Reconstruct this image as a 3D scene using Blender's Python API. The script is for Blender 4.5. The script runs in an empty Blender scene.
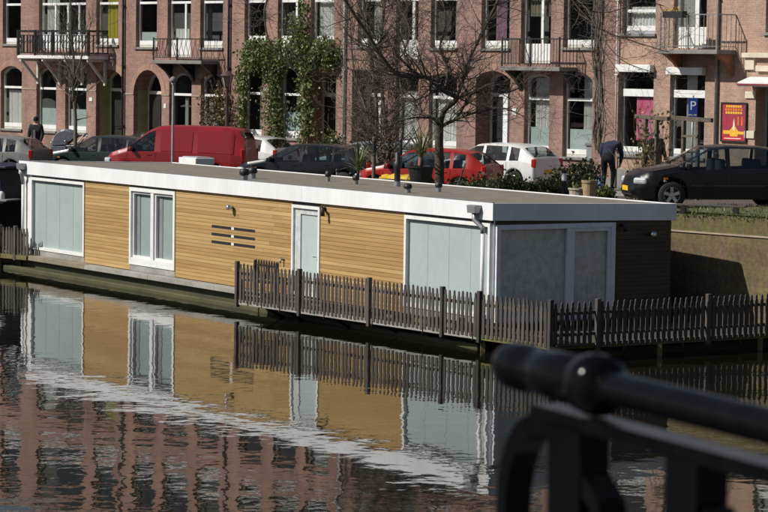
import bpy, math, random
from mathutils import Vector, Matrix
random.seed(7)
S = bpy.context.scene
COL = S.collection
R = math.radians

# ------------------------------------------------------------------ camera
FPX = 2700.0                       # focal length in photo pixels (photo 768 wide)
PITCH = math.atan((256 - 62) / FPX)
ROLL = R(0.8)
EYE = Vector((0, 0, 5.70))         # water is z = 0
FWD = Vector((0, math.cos(PITCH), -math.sin(PITCH)))
R0 = Vector((1, 0, 0)); U0 = R0.cross(FWD)
RT = R0 * math.cos(ROLL) + U0 * math.sin(ROLL)
UP = U0 * math.cos(ROLL) - R0 * math.sin(ROLL)
cam = bpy.data.cameras.new('camera'); camo = bpy.data.objects.new('camera', cam); COL.objects.link(camo)
M = Matrix((RT, UP, -FWD)).transposed().to_4x4(); M.translation = EYE
camo.matrix_world = M
cam.sensor_width = 36.0; cam.lens = 36.0 * FPX / 768.0
cam.clip_start = 0.1; cam.clip_end = 3000
cam.dof.use_dof = True; cam.dof.focus_distance = 58.0; cam.dof.aperture_fstop = 11.0
S.camera = camo

# ------------------------------------------------------------------ light
SUN_EL = R(41); SUN_DIR = Vector((-0.975, -0.22, 0)).normalized()
SV = Vector((SUN_DIR.x * math.cos(SUN_EL), SUN_DIR.y * math.cos(SUN_EL), math.sin(SUN_EL)))
wd = bpy.data.worlds.new('World'); S.world = wd; wd.use_nodes = True
nt = wd.node_tree
sky = nt.nodes.new('ShaderNodeTexSky'); sky.sky_type = 'NISHITA'; sky.sun_disc = False
sky.sun_elevation = SUN_EL; sky.sun_rotation = math.atan2(SUN_DIR.x, SUN_DIR.y)
sky.air_density = 1.0; sky.dust_density = 1.2
bg = nt.nodes['Background']; bg.inputs['Strength'].default_value = 0.06
nt.links.new(sky.outputs[0], bg.inputs[0])
sl = bpy.data.lights.new('sun', 'SUN'); sl.energy = 5.0; sl.angle = R(0.53); sl.color = (1.0, 0.955, 0.88)
slo = bpy.data.objects.new('sun', sl); COL.objects.link(slo)
slo.rotation_euler = SV.to_track_quat('Z', 'Y').to_euler()
S.view_settings.view_transform = 'Standard'; S.view_settings.look = 'None'
S.view_settings.exposure = 0.0; S.view_settings.gamma = 1.0; S.view_settings.use_curve_mapping = False
S.render.engine = 'CYCLES'
S.cycles.use_denoising = True
S.cycles.max_bounces = 8; S.cycles.transparent_max_bounces = 12
S.cycles.caustics_reflective = False; S.cycles.caustics_refractive = False

# ------------------------------------------------------------------ pixel -> place
def ray(x, y): return FWD + RT * ((x - 384) / FPX) - UP * ((y - 256) / FPX)
def at_z(x, y, z):
    d = ray(x, y); return EYE + d * ((z - EYE.z) / d.z)
def on_plane(x, y, p, n):
    d = ray(x, y); return EYE + d * ((Vector(p) - EYE).dot(n) / d.dot(n))
def at_depth(x, y, Y):
    d = ray(x, y); return EYE + d * (Y / d.y)

# street frame: u runs along the house fronts (to the right, nearer), w from the fronts to the canal
O = at_depth(530, 64, 87.0); O.z = 0
ANG = R(130.8)
E_ = Vector((-math.cos(ANG), -math.sin(ANG), 0)); N_ = Vector((-math.sin(ANG), math.cos(ANG), 0))
ROT = math.atan2(E_.y, E_.x)
def UW(u, w, z=0.0): return O + E_ * u + N_ * w + Vector((0, 0, z))
def lerp_tab(t, x):
    if x <= t[0][0]: return t[0][1]
    for (a, b), (c, d) in zip(t, t[1:]):
        if x <= c: return b + (d - b) * (x - a) / (c - a)
    return t[-1][1]
ZT = [(-70, 1.4), (-30, 1.5), (-3, 1.72), (4, 1.76), (9, 1.92), (16, 2.22), (22, 2.5), (70, 2.9)]
def zs(u): return lerp_tab(ZT, u)
QT = [(-70, 12.0), (-5, 14.9), (24, 17.5), (70, 21.0)]
def wq(u): return lerp_tab(QT, u)
def to_uw(P):
    d = P - O; return d.dot(E_), d.dot(N_)
def FP(x, y, w=0.0):
    """photo pixel -> (u, z) on the house-front plane pushed w metres out"""
    P = on_plane(x, y, UW(0, w), N_); return (P - O).dot(E_), P.z
def FU(x, w=0.0, y=90): return FP(x, y, w)[0]
def street_at(x, depth):
    """a spot on the street seen in column x at that depth"""
    P = at_depth(x, 150, depth); u, w = to_uw(P); return UW(u, w, zs(u))

# ------------------------------------------------------------------ tagging, meshes
def tag(o, label=None, cat=None, group=None, kind=None):
    if label: o['label'] = label
    if cat: o['category'] = cat
    if group: o['group'] = group
    if kind: o['kind'] = kind
    return o
def empty(name, loc=(0, 0, 0), rz=0.0, parent=None):
    o = bpy.data.objects.new(name, None); COL.objects.link(o); o.empty_display_size = .2
    o.location = loc; o.rotation_euler = (0, 0, rz)
    if parent: o.parent = parent
    return o
def link(name, me, parent=None, loc=None, rot=None, scale=None):
    o = bpy.data.objects.new(name, me); COL.objects.link(o)
    if parent: o.parent = parent
    if loc is not None: o.location = loc
    if rot is not None: o.rotation_euler = rot
    if scale is not None: o.scale = scale
    return o
def copy_tree(o, parent=None):
    c = o.copy(); COL.objects.link(c); c.parent = parent
    for ch in list(o.children): copy_tree(ch, c)
    return c

class MB:
    def __init__(s): s.v = []; s.f = []; s.m = []
    def face(s, pts, m=0):
        i = len(s.v); s.v += [tuple(p) for p in pts]; s.f.append(tuple(range(i, i + len(pts)))); s.m.append(m)
    def add(s, vs, fs, m=0):
        i = len(s.v); s.v += [tuple(p) for p in vs]
        for f in fs: s.f.append(tuple(i + k for k in f)); s.m.append(m)
    BOXF = ((0, 3, 2, 1), (4, 5, 6, 7), (0, 1, 5, 4), (1, 2, 6, 5), (2, 3, 7, 6), (3, 0, 4, 7))
    def box(s, x0, x1, y0, y1, z0, z1, m=0):
        s.add([(x0, y0, z0), (x1, y0, z0), (x1, y1, z0), (x0, y1, z0), (x0, y0, z1), (x1, y0, z1), (x1, y1, z1), (x0, y1, z1)], s.BOXF, m); return s
    def cbox(s, c, size, rot=None, m=0):
        c = Vector(c); h = Vector(size) / 2; rm = rot if rot is not None else Matrix.Identity(3)
        vs = [c + rm @ Vector((a * h.x, b * h.y, d * h.z)) for a, b, d in ((-1, -1, -1), (1, -1, -1), (1, 1, -1), (-1, 1, -1), (-1, -1, 1), (1, -1, 1), (1, 1, 1), (-1, 1, 1))]
        s.add(vs, s.BOXF, m); return s
    def bar(s, p0, p1, wa, wb, up=(0, 0, 1), m=0):
        p0 = Vector(p0); p1 = Vector(p1); d = (p1 - p0).normalized(); up = Vector(up)
        if abs(d.dot(up)) > .98: up = Vector((1, 0, 0))
        a = d.cross(up).normalized() * wa / 2; b = a.cross(d).normalized() * wb / 2
        s.add([p0 - a - b, p0 + a - b, p0 + a + b, p0 - a + b, p1 - a - b, p1 + a - b, p1 + a + b, p1 - a + b], s.BOXF, m); return s
    def tube(s, pts, rad, n=8, cap=True, m=0):
        pts = [Vector(p) for p in pts]
        if not isinstance(rad, (list, tuple)): rad = [rad] * len(pts)
        d0 = (pts[1] - pts[0]).normalized()
        a = d0.cross(Vector((0, 0, 1)))
        if a.length < .05: a = d0.cross(Vector((1, 0, 0)))
        a.normalize(); rings = []; base = len(s.v)
        for i, p in enumerate(pts):
            if i == 0: d = pts[1] - pts[0]
            elif i == len(pts) - 1: d = pts[-1] - pts[-2]
            else: d = pts[i + 1] - pts[i - 1]
            d.normalize(); a = (a - d * a.dot(d))
            if a.length < 1e-4: a = d.orthogonal()
            a.normalize(); b = d.cross(a)
            for k in range(n):
                t = 2 * math.pi * k / n
                s.v.append(tuple(p + (a * math.cos(t) + b * math.sin(t)) * rad[i]))
        for i in range(len(pts) - 1):
            for k in range(n):
                k2 = (k + 1) % n
                s.f.append((base + i * n + k, base + i * n + k2, base + (i + 1) * n + k2, base + (i + 1) * n + k)); s.m.append(m)
        if cap and n > 2:
            s.f.append(tuple(base + k for k in reversed(range(n)))); s.m.append(m)
            s.f.append(tuple(base + (len(pts) - 1) * n + k for k in range(n))); s.m.append(m)
        return s
    def lathe(s, prof, n=16, c=(0, 0, 0), axis='Z', m=0, caps=True):
        c = Vector(c); base = len(s.v)
        for r, h in prof:
            for k in range(n):
                t = 2 * math.pi * k / n; x, y = r * math.cos(t), r * math.sin(t)
                p = (x, y, h) if axis == 'Z' else ((x, h, y) if axis == 'Y' else (h, x, y))
                s.v.append(tuple(c + Vector(p)))
        for i in range(len(prof) - 1):
            for k in range(n):
                k2 = (k + 1) % n
                f = (base + i * n + k, base + i * n + k2, base + (i + 1) * n + k2, base + (i + 1) * n + k)
                s.f.append(f if axis != 'Y' else f[::-1]); s.m.append(m)
        if caps:
            s.f.append(tuple(base + k for k in reversed(range(n)))); s.m.append(m)
            s.f.append(tuple(base + (len(prof) - 1) * n + k for k in range(n))); s.m.append(m)
        return s
    def prism(s, poly, y0, y1, m=0):
        """poly in (x,z), extruded along y"""
        n = len(poly); vs = [(x, y0, z) for x, z in poly] + [(x, y1, z) for x, z in poly]
        fs = [tuple(range(n)), tuple(reversed(range(n, 2 * n)))] + [(i, i + n, (i + 1) % n + n, (i + 1) % n) for i in range(n)]
        s.add(vs, fs, m); return s
    def mesh(s, name, mats, smooth=False):
        me = bpy.data.meshes.new(name); me.from_pydata(s.v, [], s.f)
        for m in (mats if isinstance(mats, (list, tuple)) else [mats]): me.materials.append(m)
        if isinstance(mats, (list, tuple)) and len(mats) > 1: me.polygons.foreach_set('material_index', s.m)
        if smooth: me.polygons.foreach_set('use_smooth', [True] * len(me.polygons))
        me.update(); return me
    def build(s, name, mats, parent=None, smooth=False, bevel=0.0, loc=None, rot=None, weld=False):
        me = s.mesh(name, mats, smooth)
        o = link(name, me, parent, loc, rot)
        if weld:
            w = o.modifiers.new('weld', 'WELD'); w.merge_threshold = .0005
        if bevel:
            b = o.modifiers.new('bevel', 'BEVEL'); b.width = bevel; b.segments = 2; b.limit_method = 'ANGLE'
        if smooth == 'auto': pass
        return o

# ------------------------------------------------------------------ materials
MT = {}
def nmat(name):
    m = bpy.data.materials.new(name); m.use_nodes = True; MT[name] = m
    return m, m.node_tree, m.node_tree.nodes['Principled BSDF']
def mixcol(t, a, b, fac, mode='MIX'):
    n = t.nodes.new('ShaderNodeMix'); n.data_type = 'RGBA'; n.blend_type = mode
    for sock, val in ((n.inputs[0], fac), (n.inputs[6], a), (n.inputs[7], b)):
        if hasattr(val, 'is_output'): t.links.new(val, sock)
        elif isinstance(val, (int, float)): sock.default_value = val
        else: sock.default_value = (*val, 1) if len(val) == 3 else val
    return n.outputs[2]
def noise(t, vec, scale, detail=4, rough=.55, mapping=None):
    n = t.nodes.new('ShaderNodeTexNoise'); n.inputs['Scale'].default_value = scale
    n.inputs['Detail'].default_value = detail; n.inputs['Roughness'].default_value = rough
    if mapping:
        mp = t.nodes.new('ShaderNodeMapping'); mp.inputs['Scale'].default_value = mapping
        t.links.new(vec, mp.inputs[0]); vec = mp.outputs[0]
    t.links.new(vec, n.inputs['Vector']); return n.outputs[0]
def ramp(t, src, stops):
    n = t.nodes.new('ShaderNodeValToRGB'); el = n.color_ramp.elements
    while len(el) < len(stops): el.new(.5)
    for e, (p, c) in zip(el, stops): e.position = p; e.color = (*c, 1) if len(c) == 3 else c
    t.links.new(src, n.inputs[0]); return n.outputs[0]
def coords(t, kind='Object'):
    return t.nodes.new('ShaderNodeTexCoord').outputs[kind]
def bump(t, b, h, strength=.3, dist=.01):
    n = t.nodes.new('ShaderNodeBump'); n.inputs['Strength'].default_value = strength; n.inputs['Distance'].default_value = dist
    t.links.new(h, n.inputs['Height']); t.links.new(n.outputs[0], b.inputs['Normal']); return n
def grit(a, b_=None, name='m', rough=.6, scale=6, amt=.5, metal=0.0, bmp=.2, bd=.004, vec='Object', coat=0, spec=.5, per_obj=0.0, stretch=None):
    """plain surface: colour broken by two scales of noise, slightly uneven gloss and relief"""
    m, t, p = nmat(name); c = coords(t, vec)
    b2 = b_ if b_ else tuple(x * .72 for x in a)
    n1 = noise(t, c, scale, 5, .6, stretch); n2 = noise(t, c, scale * 9, 3, .6, stretch)
    f = t.nodes.new('ShaderNodeMath'); f.operation = 'MULTIPLY_ADD'; t.links.new(n2, f.inputs[0]); f.inputs[1].default_value = .4
    t.links.new(n1, f.inputs[2])
    fac = ramp(t, f.outputs[0], [(.72 - .25 * amt, (0, 0, 0)), (.72 + .25 * amt, (1, 1, 1))])
    col = mixcol(t, a, b2, fac)
    if per_obj:
        oi = t.nodes.new('ShaderNodeObjectInfo')
        g = ramp(t, oi.outputs['Random'], [(0, (1 - per_obj,) * 3), (1, (1 + per_obj * .6,) * 3)])
        col = mixcol(t, col, g, 1.0, 'MULTIPLY')
    t.links.new(col, p.inputs['Base Color'])
    rr = t.nodes.new('ShaderNodeMapRange'); rr.inputs[3].default_value = max(.02, rough - .08); rr.inputs[4].default_value = min(1, rough + .1)
    t.links.new(n1, rr.inputs[0]); t.links.new(rr.outputs[0], p.inputs['Roughness'])
    p.inputs['Metallic'].default_value = metal; p.inputs['Specular IOR Level'].default_value = spec
    p.inputs['Coat Weight'].default_value = coat; p.inputs['Coat Roughness'].default_value = .05
    if bmp: bump(t, p, f.outputs[0], bmp, bd)
    return m
def brick(name, c1, c2, mortar, bw=.215, bh=.066, mossy=None, dirt=.35, axis='xz'):
    m, t, p = nmat(name); c = coords(t)
    sp = t.nodes.new('ShaderNodeSeparateXYZ'); t.links.new(c, sp.inputs[0])
    cb = t.nodes.new('ShaderNodeCombineXYZ'); t.links.new(sp.outputs[0], cb.inputs[0]); t.links.new(sp.outputs[2 if axis == 'xz' else 1], cb.inputs[1])
    wob = t.nodes.new('ShaderNodeTexNoise'); wob.inputs['Scale'].default_value = 1.3
    t.links.new(c, wob.inputs['Vector'])
    b = t.nodes.new('ShaderNodeTexBrick'); t.links.new(cb.outputs[0], b.inputs['Vector'])
    b.inputs['Scale'].default_value = 1.0; b.inputs['Brick Width'].default_value = bw; b.inputs['Row Height'].default_value = bh
    b.inputs['Mortar Size'].default_value = .007; b.inputs['Mortar Smooth'].default_value = .2; b.inputs['Bias'].default_value = 0.0
    b.inputs['Color1'].default_value = (*c1, 1); b.inputs['Color2'].default_value = (*c2, 1); b.inputs['Mortar'].default_value = (*mortar, 1)
    n1 = noise(t, c, .7, 5, .65); n2 = noise(t, c, 14, 3)
    col = mixcol(t, b.outputs[0], ramp(t, n1, [(.3, (1.15, 1.12, 1.1)), (.7, (1 - dirt, 1 - dirt, 1 - dirt * .9))]), 1.0, 'MULTIPLY')
    col = mixcol(t, col, ramp(t, n2, [(.3, (.8, .8, .8)), (.7, (1.2, 1.2, 1.2))]), 1.0, 'MULTIPLY')
    # soot and rain streaks running down
    n3 = noise(t, c, 1.0, 4, .6, (2.2, 2.2, .16))
    col = mixcol(t, col, ramp(t, n3, [(.45, (1, 1, 1)), (.75, (.72, .72, .74))]), 1.0, 'MULTIPLY')
    if mossy:
        n4 = noise(t, c, 2.6, 9, .72); n5 = noise(t, c, 1.0, 5, .65, (1.6, 1.6, .25)); n6 = noise(t, c, 9, 5, .7)
        col = mixcol(t, col, mossy[0], ramp(t, n4, [(mossy[1], (0, 0, 0)), (mossy[1] + .14, (1, 1, 1))]))
        col = mixcol(t, col, mossy[2], ramp(t, n5, [(.42, (0, 0, 0)), (.66, (.8, .8, .8))]))
        col = mixcol(t, col, ramp(t, n6, [(.3, (.55, .55, .52)), (.7, (1.3, 1.3, 1.25))]), 1.0, 'MULTIPLY')
    t.links.new(col, p.inputs['Base Color']); p.inputs['Roughness'].default_value = .88
    inv = t.nodes.new('ShaderNodeMath'); inv.operation = 'SUBTRACT'; inv.inputs[0].default_value = 1.0; t.links.new(b.outputs['Fac'], inv.inputs[1])
    ad2 = t.nodes.new('ShaderNodeMath'); ad2.operation = 'MULTIPLY_ADD'; t.links.new(n2, ad2.inputs[0]); ad2.inputs[1].default_value = .5; t.links.new(inv.outputs[0], ad2.inputs[2])
    bump(t, p, ad2.outputs[0], .6, .006)
    return m
def glass(name, tint=(.88, .91, .90), rough=.01, base=.06):
    m, t, p = nmat(name); t.nodes.remove(p)
    tr = t.nodes.new('ShaderNodeBsdfTransparent'); tr.inputs[0].default_value = (*tint, 1)
    gl = t.nodes.new('ShaderNodeBsdfGlossy'); gl.inputs['Roughness'].default_value = rough
    c = coords(t); b = t.nodes.new('ShaderNodeBump'); b.inputs['Strength'].default_value = .25; b.inputs['Distance'].default_value = .004
    t.links.new(noise(t, c, 1.7, 2), b.inputs['Height']); t.links.new(b.outputs[0], gl.inputs['Normal'])
    fr = t.nodes.new('ShaderNodeFresnel'); ge = t.nodes.new('ShaderNodeNewGeometry'); io = t.nodes.new('ShaderNodeMapRange')
    io.inputs[3].default_value = 1.5; io.inputs[4].default_value = 1 / 1.5; t.links.new(ge.outputs['Backfacing'], io.inputs[0]); t.links.new(io.outputs[0], fr.inputs[0])
    ad = t.nodes.new('ShaderNodeMath'); ad.operation = 'ADD'; ad.inputs[1].default_value = base; ad.use_clamp = True
    t.links.new(fr.outputs[0], ad.inputs[0])
    mx = t.nodes.new('ShaderNodeMixShader'); t.links.new(ad.outputs[0], mx.inputs[0]); t.links.new(tr.outputs[0], mx.inputs[1]); t.links.new(gl.outputs[0], mx.inputs[2])
    t.links.new(mx.outputs[0], t.nodes['Material Output'].inputs[0]); return m
def leafmat(name, a, b, rough=.45):
    m, t, p = nmat(name)
    g = t.nodes.new('ShaderNodeNewGeometry')
    col = ramp(t, g.outputs['Random Per Island'], [(0, a), (.55, tuple((x + y) / 2 for x, y in zip(a, b))), (1, b)])
    t.links.new(col, p.inputs['Base Color']); p.inputs['Roughness'].default_value = rough
    tl = t.nodes.new('ShaderNodeBsdfTranslucent'); t.links.new(col, tl.inputs[0])
    mx = t.nodes.new('ShaderNodeMixShader'); mx.inputs[0].default_value = .25
    t.links.new(p.outputs[0], mx.inputs[1]); t.links.new(tl.outputs[0], mx.inputs[2]); t.links.new(mx.outputs[0], t.nodes['Material Output'].inputs[0])
    return m

brick_A = brick('brick_red', (.355, .205, .160), (.275, .150, .116), (.30, .235, .20))
brick_B = brick('brick_brownred', (.345, .210, .166), (.270, .155, .122), (.30, .24, .205))
brick_C = brick('brick_pale', (.45, .295, .220), (.37, .230, .170), (.38, .30, .24), dirt=.2)
brick_arch = brick('brick_arch', (.42, .245, .175), (.34, .19, .14), (.32, .24, .20), bw=.07, bh=.24)
brick_q = brick('brick_quay', (.20, .115, .085), (.15, .10, .07), (.17, .15, .11), bw=.26, bh=.085, mossy=((.165, .145, .048), .45, (.11, .085, .04)), dirt=.55)
brick_qt = brick('brick_quay_top', (.17, .115, .08), (.13, .10, .06), (.15, .14, .09), bw=.26, bh=.085, mossy=((.115, .110, .032), .40, (.10, .08, .03)), dirt=.5)
stone = grit((.50, .47, .41), name='sandstone', rough=.8, scale=2, amt=.6)
cream = grit((.66, .61, .48), (.55, .5, .4), 'cream_stone', .7, 3, .5)
grey_stone = grit((.22, .215, .20), name='bluestone', rough=.75, scale=3)
white = grit((.78, .78, .77), (.66, .66, .64), 'white_paint', .45, 2.2, .6, bmp=.06)
white_f = grit((.80, .80, .81), (.70, .70, .70), 'white_fascia', .4, 1.1, .55, bmp=.05, stretch=(1, 1, .25))
offwhite = grit((.60, .58, .52), (.5, .48, .42), 'cream_paint', .5, 3, .5, bmp=.08)
greyfr = grit((.36, .39, .42), (.28, .30, .33), 'grey_paint', .45, 3, .5, bmp=.06)
alu = grit((.76, .78, .82), (.66, .68, .72), 'aluminium_frame', .38, 4, .5, bmp=.04)
blackp = grit((.012, .012, .013), (.02, .02, .021), 'black_paint', .35, 5, .5)
darkwood = grit((.03, .025, .022), (.018, .015, .014), 'dark_door', .4, 4, .5)
greenpaint = grit((.36, .36, .16), (.29, .29, .13), 'olive_paint', .5, 3, .4)
iron = grit((.016, .016, .018), (.03, .028, .027), 'iron', .42, 14, .5, bmp=.3)
zinc = grit((.33, .35, .37), (.24, .26, .27), 'zinc', .45, 6, .5, metal=.6)
pipe_w = grit((.52, .55, .58), (.42, .44, .46), 'pale_pipe', .5, 5, .4)
roofing = grit((.225, .190, .148), (.14, .12, .095), 'bitumen_gravel', .92, 1.4, .9, bmp=.7, bd=.006)
rooftile = grit((.07, .06, .06), name='roof_slate', rough=.7, scale=5)
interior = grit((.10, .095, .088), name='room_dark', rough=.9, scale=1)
curtain_w = grit((.74, .74, .70), (.6, .6, .57), 'net_curtain', .9, 8, .4, stretch=(6, 6, .5))
curtain_y = grit((.55, .48, .08), (.45, .38, .05), 'yellow_curtain', .85, 5, .4, stretch=(6, 6, .5))
curtain_p = grit((.55, .33, .42), (.62, .5, .56), 'pink_curtain', .85, 9, .6, stretch=(4, 4, 1))
frost = grit((.45, .52, .51), (.41, .48, .475), 'frosted_film', .35, .7, .4, bmp=.0, spec=.5)
frost_d = grit((.40, .47, .45), (.34, .41, .39), 'frosted_half', .4, 2, .4, bmp=0)
gl_house = glass('window_glass', base=.05)
gl_dark = glass('shaded_glass', (.90, .92, .92), base=.02)
gl_car = glass('car_glass', (.55, .62, .62), base=.03)
asphalt = grit((.075, .068, .062), (.05, .046, .043), 'street_brick', .85, 1.2, .6, bmp=.4)
pave = grit((.17, .155, .14), (.12, .11, .10), 'pavement_slab', .85, 2, .6, bmp=.3)
kerbm = grit((.30, .29, .27), name='kerb_stone', rough=.8, scale=4)
mossg = grit((.115, .100, .040), (.060, .066, .020), 'mossy_verge', .95, 1.6, .8, bmp=.8, bd=.02)
earth = grit((.06, .045, .03), name='earth', rough=.95, scale=4)
oldwood = grit((.098, .080, .067), (.052, .042, .036), 'weathered_wood', .85, 5, .8, per_obj=.35, stretch=(3, 3, .5), bmp=.4)
ledgew = grit((.33, .32, .29), (.20, .19, .165), 'grey_ledge', .8, 1.4, .7, bmp=.4)
greenwood = grit((.17, .145, .045), (.09, .085, .03), 'algae_wood', .85, 3, .7, bmp=.4, stretch=(.5, 3, 3))
hullm = grit((.030, .032, .020), (.055, .060, .022), 'hull_concrete', .7, 1.5, .8, bmp=.5, bd=.01, stretch=(.6, 1, 2))
rust = grit((.30, .11, .05), (.2, .07, .03), 'rust', .85, 8)
tyre = grit((.016, .016, .017), name='tyre', rough=.8, scale=20, bmp=.3)
rimm = grit((.55, .56, .58), name='alloy', rough=.3, scale=9, metal=.8)
chrome = grit((.7, .7, .72), name='chrome', rough=.15, scale=9, metal=1)
redglass = grit((.45, .02, .02), name='tail_lamp', rough=.15, scale=9, bmp=0)
orange = grit((.8, .22, .03), name='indicator', rough=.2, scale=9, bmp=0)
lampglass = grit((.5, .53, .56), name='lamp_glass', rough=.12, scale=12, bmp=0)
plate = grit((.80, .52, .03), name='number_plate', rough=.4, scale=9, bmp=0)
blackpl = grit((.02, .02, .021), name='black_plastic', rough=.5, scale=12)
bark = grit((.11, .084, .062), (.05, .04, .032), 'bark', .9, 9, .8, bmp=.8, bd=.012, stretch=(1, 1, .3))
barkp = grit((.16, .135, .10), (.09, .075, .06), 'pale_bark', .9, 9, .8, bmp=.6, bd=.01)
ivyl = leafmat('ivy_leaf', (.028, .048, .014), (.19, .23, .06))
redl = leafmat('red_leaf', (.10, .055, .025), (.16, .13, .05))
bushl = leafmat('bush_leaf', (.02, .035, .012), (.075, .10, .03))
yewl = leafmat('yew_leaf', (.05, .06, .015), (.14, .14, .04))
yuccal = leafmat('yucca_leaf', (.06, .09, .035), (.24, .26, .12))
grassl = leafmat('grass_leaf', (.05, .07, .015), (.14, .16, .04))
terracotta = grit((.36, .15, .08), name='terracotta', rough=.8, scale=6)
bluebox = grit((.006, .012, .045), (.004, .008, .03), 'navy_paint', .6, 3, .5)
greybox = grit((.30, .31, .33), (.24, .25, .27), 'cabinet_grey', .55, 4)
tarp = grit((.62, .40, .02), (.5, .32, .02), 'yellow_tarp', .6, 5, bmp=.5, bd=.02)
bluep = grit((.015, .06, .30), name='sign_blue', rough=.4, scale=4, bmp=0)
cloth_bl = grit((.014, .014, .017), name='dark_cloth', rough=.9, scale=12)
cloth_nv = grit((.020, .026, .055), name='navy_cloth', rough=.9, scale=12)
cloth_gr = grit((.14, .15, .18), name='grey_cloth', rough=.9, scale=12)
cloth_tan = grit((.20, .155, .08), (.10, .09, .045), 'olive_cloth', .9, 9, .9)
skinm = grit((.42, .25, .18), name='skin', rough=.55, scale=9, bmp=0)
hairm = grit((.03, .02, .015), name='hair', rough=.6, scale=20)
def paint(name, c, coat=.6, rough=.35): return grit(c, tuple(x * .85 for x in c), name, rough, 1.2, .4, coat=coat, bmp=0, spec=.3)
p_red = paint('red_paint', (.26, .012, .017), .5); p_red2 = paint('bright_red_paint', (.33, .014, .010), .4)
p_blk = paint('black_car_paint', (.006, .006, .008), .25, .3); p_navy = paint('dark_blue_car_paint', (.008, .010, .015), .3, .3)
p_teal = paint('dark_teal_paint', (.018, .030, .033), .3); p_grey = paint('grey_car_paint', (.20, .20, .185))
p_wht = paint('white_car_paint', (.72, .72, .71)); p_sil = paint('blue_grey_paint', (.18, .25, .29))

# siding: each plank its own tone, grain running along it
def siding(name, a, b, c3):
    m, t, p = nmat(name); c = coords(t)
    oi = t.nodes.new('ShaderNodeObjectInfo')
    base = ramp(t, oi.outputs['Random'], [(0, a), (.45, b), (.8, c3), (1, tuple(x * .80 for x in a))])
    vadd = t.nodes.new('ShaderNodeVectorMath'); vadd.operation = 'ADD'; t.links.new(c, vadd.inputs[0])
    cmb = t.nodes.new('ShaderNodeCombineXYZ'); mu = t.nodes.new('ShaderNodeMath'); mu.operation = 'MULTIPLY'; mu.inputs[1].default_value = 40
    t.links.new(oi.outputs['Random'], mu.inputs[0])
    for i in range(3): t.links.new(mu.outputs[0], cmb.inputs[i])
    t.links.new(cmb.outputs[0], vadd.inputs[1])
    g = noise(t, vadd.outputs[0], 3.0, 5, .7, (.9, 1, 1.2)); g2 = noise(t, vadd.outputs[0], 1.2, 3, .5, (1, 1, .2))
    col = mixcol(t, base, ramp(t, g, [(.3, (.78, .76, .72)), (.7, (1.12, 1.12, 1.1))]), 1.0, 'MULTIPLY')
    col = mixcol(t, col, ramp(t, g2, [(.35, (.88, .86, .82)), (.65, (1.05, 1.05, 1.05))]), 1.0, 'MULTIPLY')
    t.links.new(col, p.inputs['Base Color']); p.inputs['Roughness'].default_value = .55
    bump(t, p, g, .25, .004); return m
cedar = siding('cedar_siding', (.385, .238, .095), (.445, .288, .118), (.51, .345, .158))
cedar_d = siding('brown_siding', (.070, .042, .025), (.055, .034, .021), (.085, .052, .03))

stone_d = grit((.36, .28, .21), name='buff_band', rough=.8, scale=3)
# ================================================================== SETTING
# water
m, t, p = nmat('canal_water'); c = coords(t)
p.inputs['Base Color'].default_value = (.007, .007, .004, 1); p.inputs['Roughness'].default_value = .02; p.inputs['IOR'].default_value = 1.36
n1 = noise(t, c, 1.35, 2, .5, (1.0, .8, 1)); n2 = noise(t, c, 5.0, 2, .5); n3 = noise(t, c, .11, 3, .5)
ca = ramp(t, n3, [(.38, (.35,) * 3), (.65, (1,) * 3)])
ad = t.nodes.new('ShaderNodeMath'); ad.operation = 'MULTIPLY_ADD'; t.links.new(n2, ad.inputs[0]); ad.inputs[1].default_value = .16; t.links.new(n1, ad.inputs[2])
mu = t.nodes.new('ShaderNodeMath'); mu.operation = 'MULTIPLY'; t.links.new(ad.outputs[0], mu.inputs[0]); t.links.new(ca, mu.inputs[1])
bump(t, p, mu.outputs[0], 1.0, .0095)
tag(MB().box(-400, 400, -200, 600, -.6, 0).build('water', m), kind='structure')

# street surface, pavement, verge, quay: strips between the fronts and the canal
def strip(name, wa, wb, dz, mat, us=None, th=0.0):
    """sheet between two w lines (functions or numbers); th>0 gives a solid slab"""
    mb = MB(); us = us or [-70, -50, -30, -15, -5, -3, 4, 9, 16, 22, 24, 30, 45, 70]
    fa = wa if callable(wa) else (lambda u: wa); fb = wb if callable(wb) else (lambda u: wb)
    for a, b in zip(us, us[1:]):
        q = [UW(a, fa(a), zs(a) + dz), UW(b, fa(b), zs(b) + dz), UW(b, fb(b), zs(b) + dz), UW(a, fb(a), zs(a) + dz)]
        mb.face(q[::-1])
        if th:
            for (uu, w_), (vv, x_) in (((a, fb(a)), (b, fb(b))), ((b, fa(b)), (a, fa(a)))):
                A = UW(uu, w_, zs(uu) + dz); B = UW(vv, x_, zs(vv) + dz)
                mb.face([A, A - Vector((0, 0, th)), B - Vector((0, 0, th)), B])
    o = mb.build(name, mat); return tag(o, kind='structure')
# a far ground sheet behind everything
gm = MB(); gm.face([UW(-900, -1200, 1.2), UW(900, -1200, 1.2), UW(900, 11, 1.2), UW(-900, 11, 1.2)]); tag(gm.build('ground', earth), kind='structure')
def brickpave(name, c1, c2, mo, bw, bh):
    m = brick(name, c1, c2, mo, bw, bh, axis='xy', dirt=.3); return m
road_m = brickpave('clinker_road', (.12, .085, .07), (.09, .07, .06), (.08, .07, .06), .2, .1)
walk_m = brickpave('slab_walk', (.21, .19, .17), (.18, .165, .15), (.11, .1, .09), .3, .3)
strip('road', 3.2, 11.0, 0.0, road_m)
strip('sidewalk', -.3, 3.0, .12, walk_m)
strip('kerb', 3.0, 3.2, .123, kerbm, th=.13)
strip('parking_strip', 11.0, 13.4, 0.004, road_m)
strip('verge', 13.4, lambda u: wq(u) - .45, .03, mossg)
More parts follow.
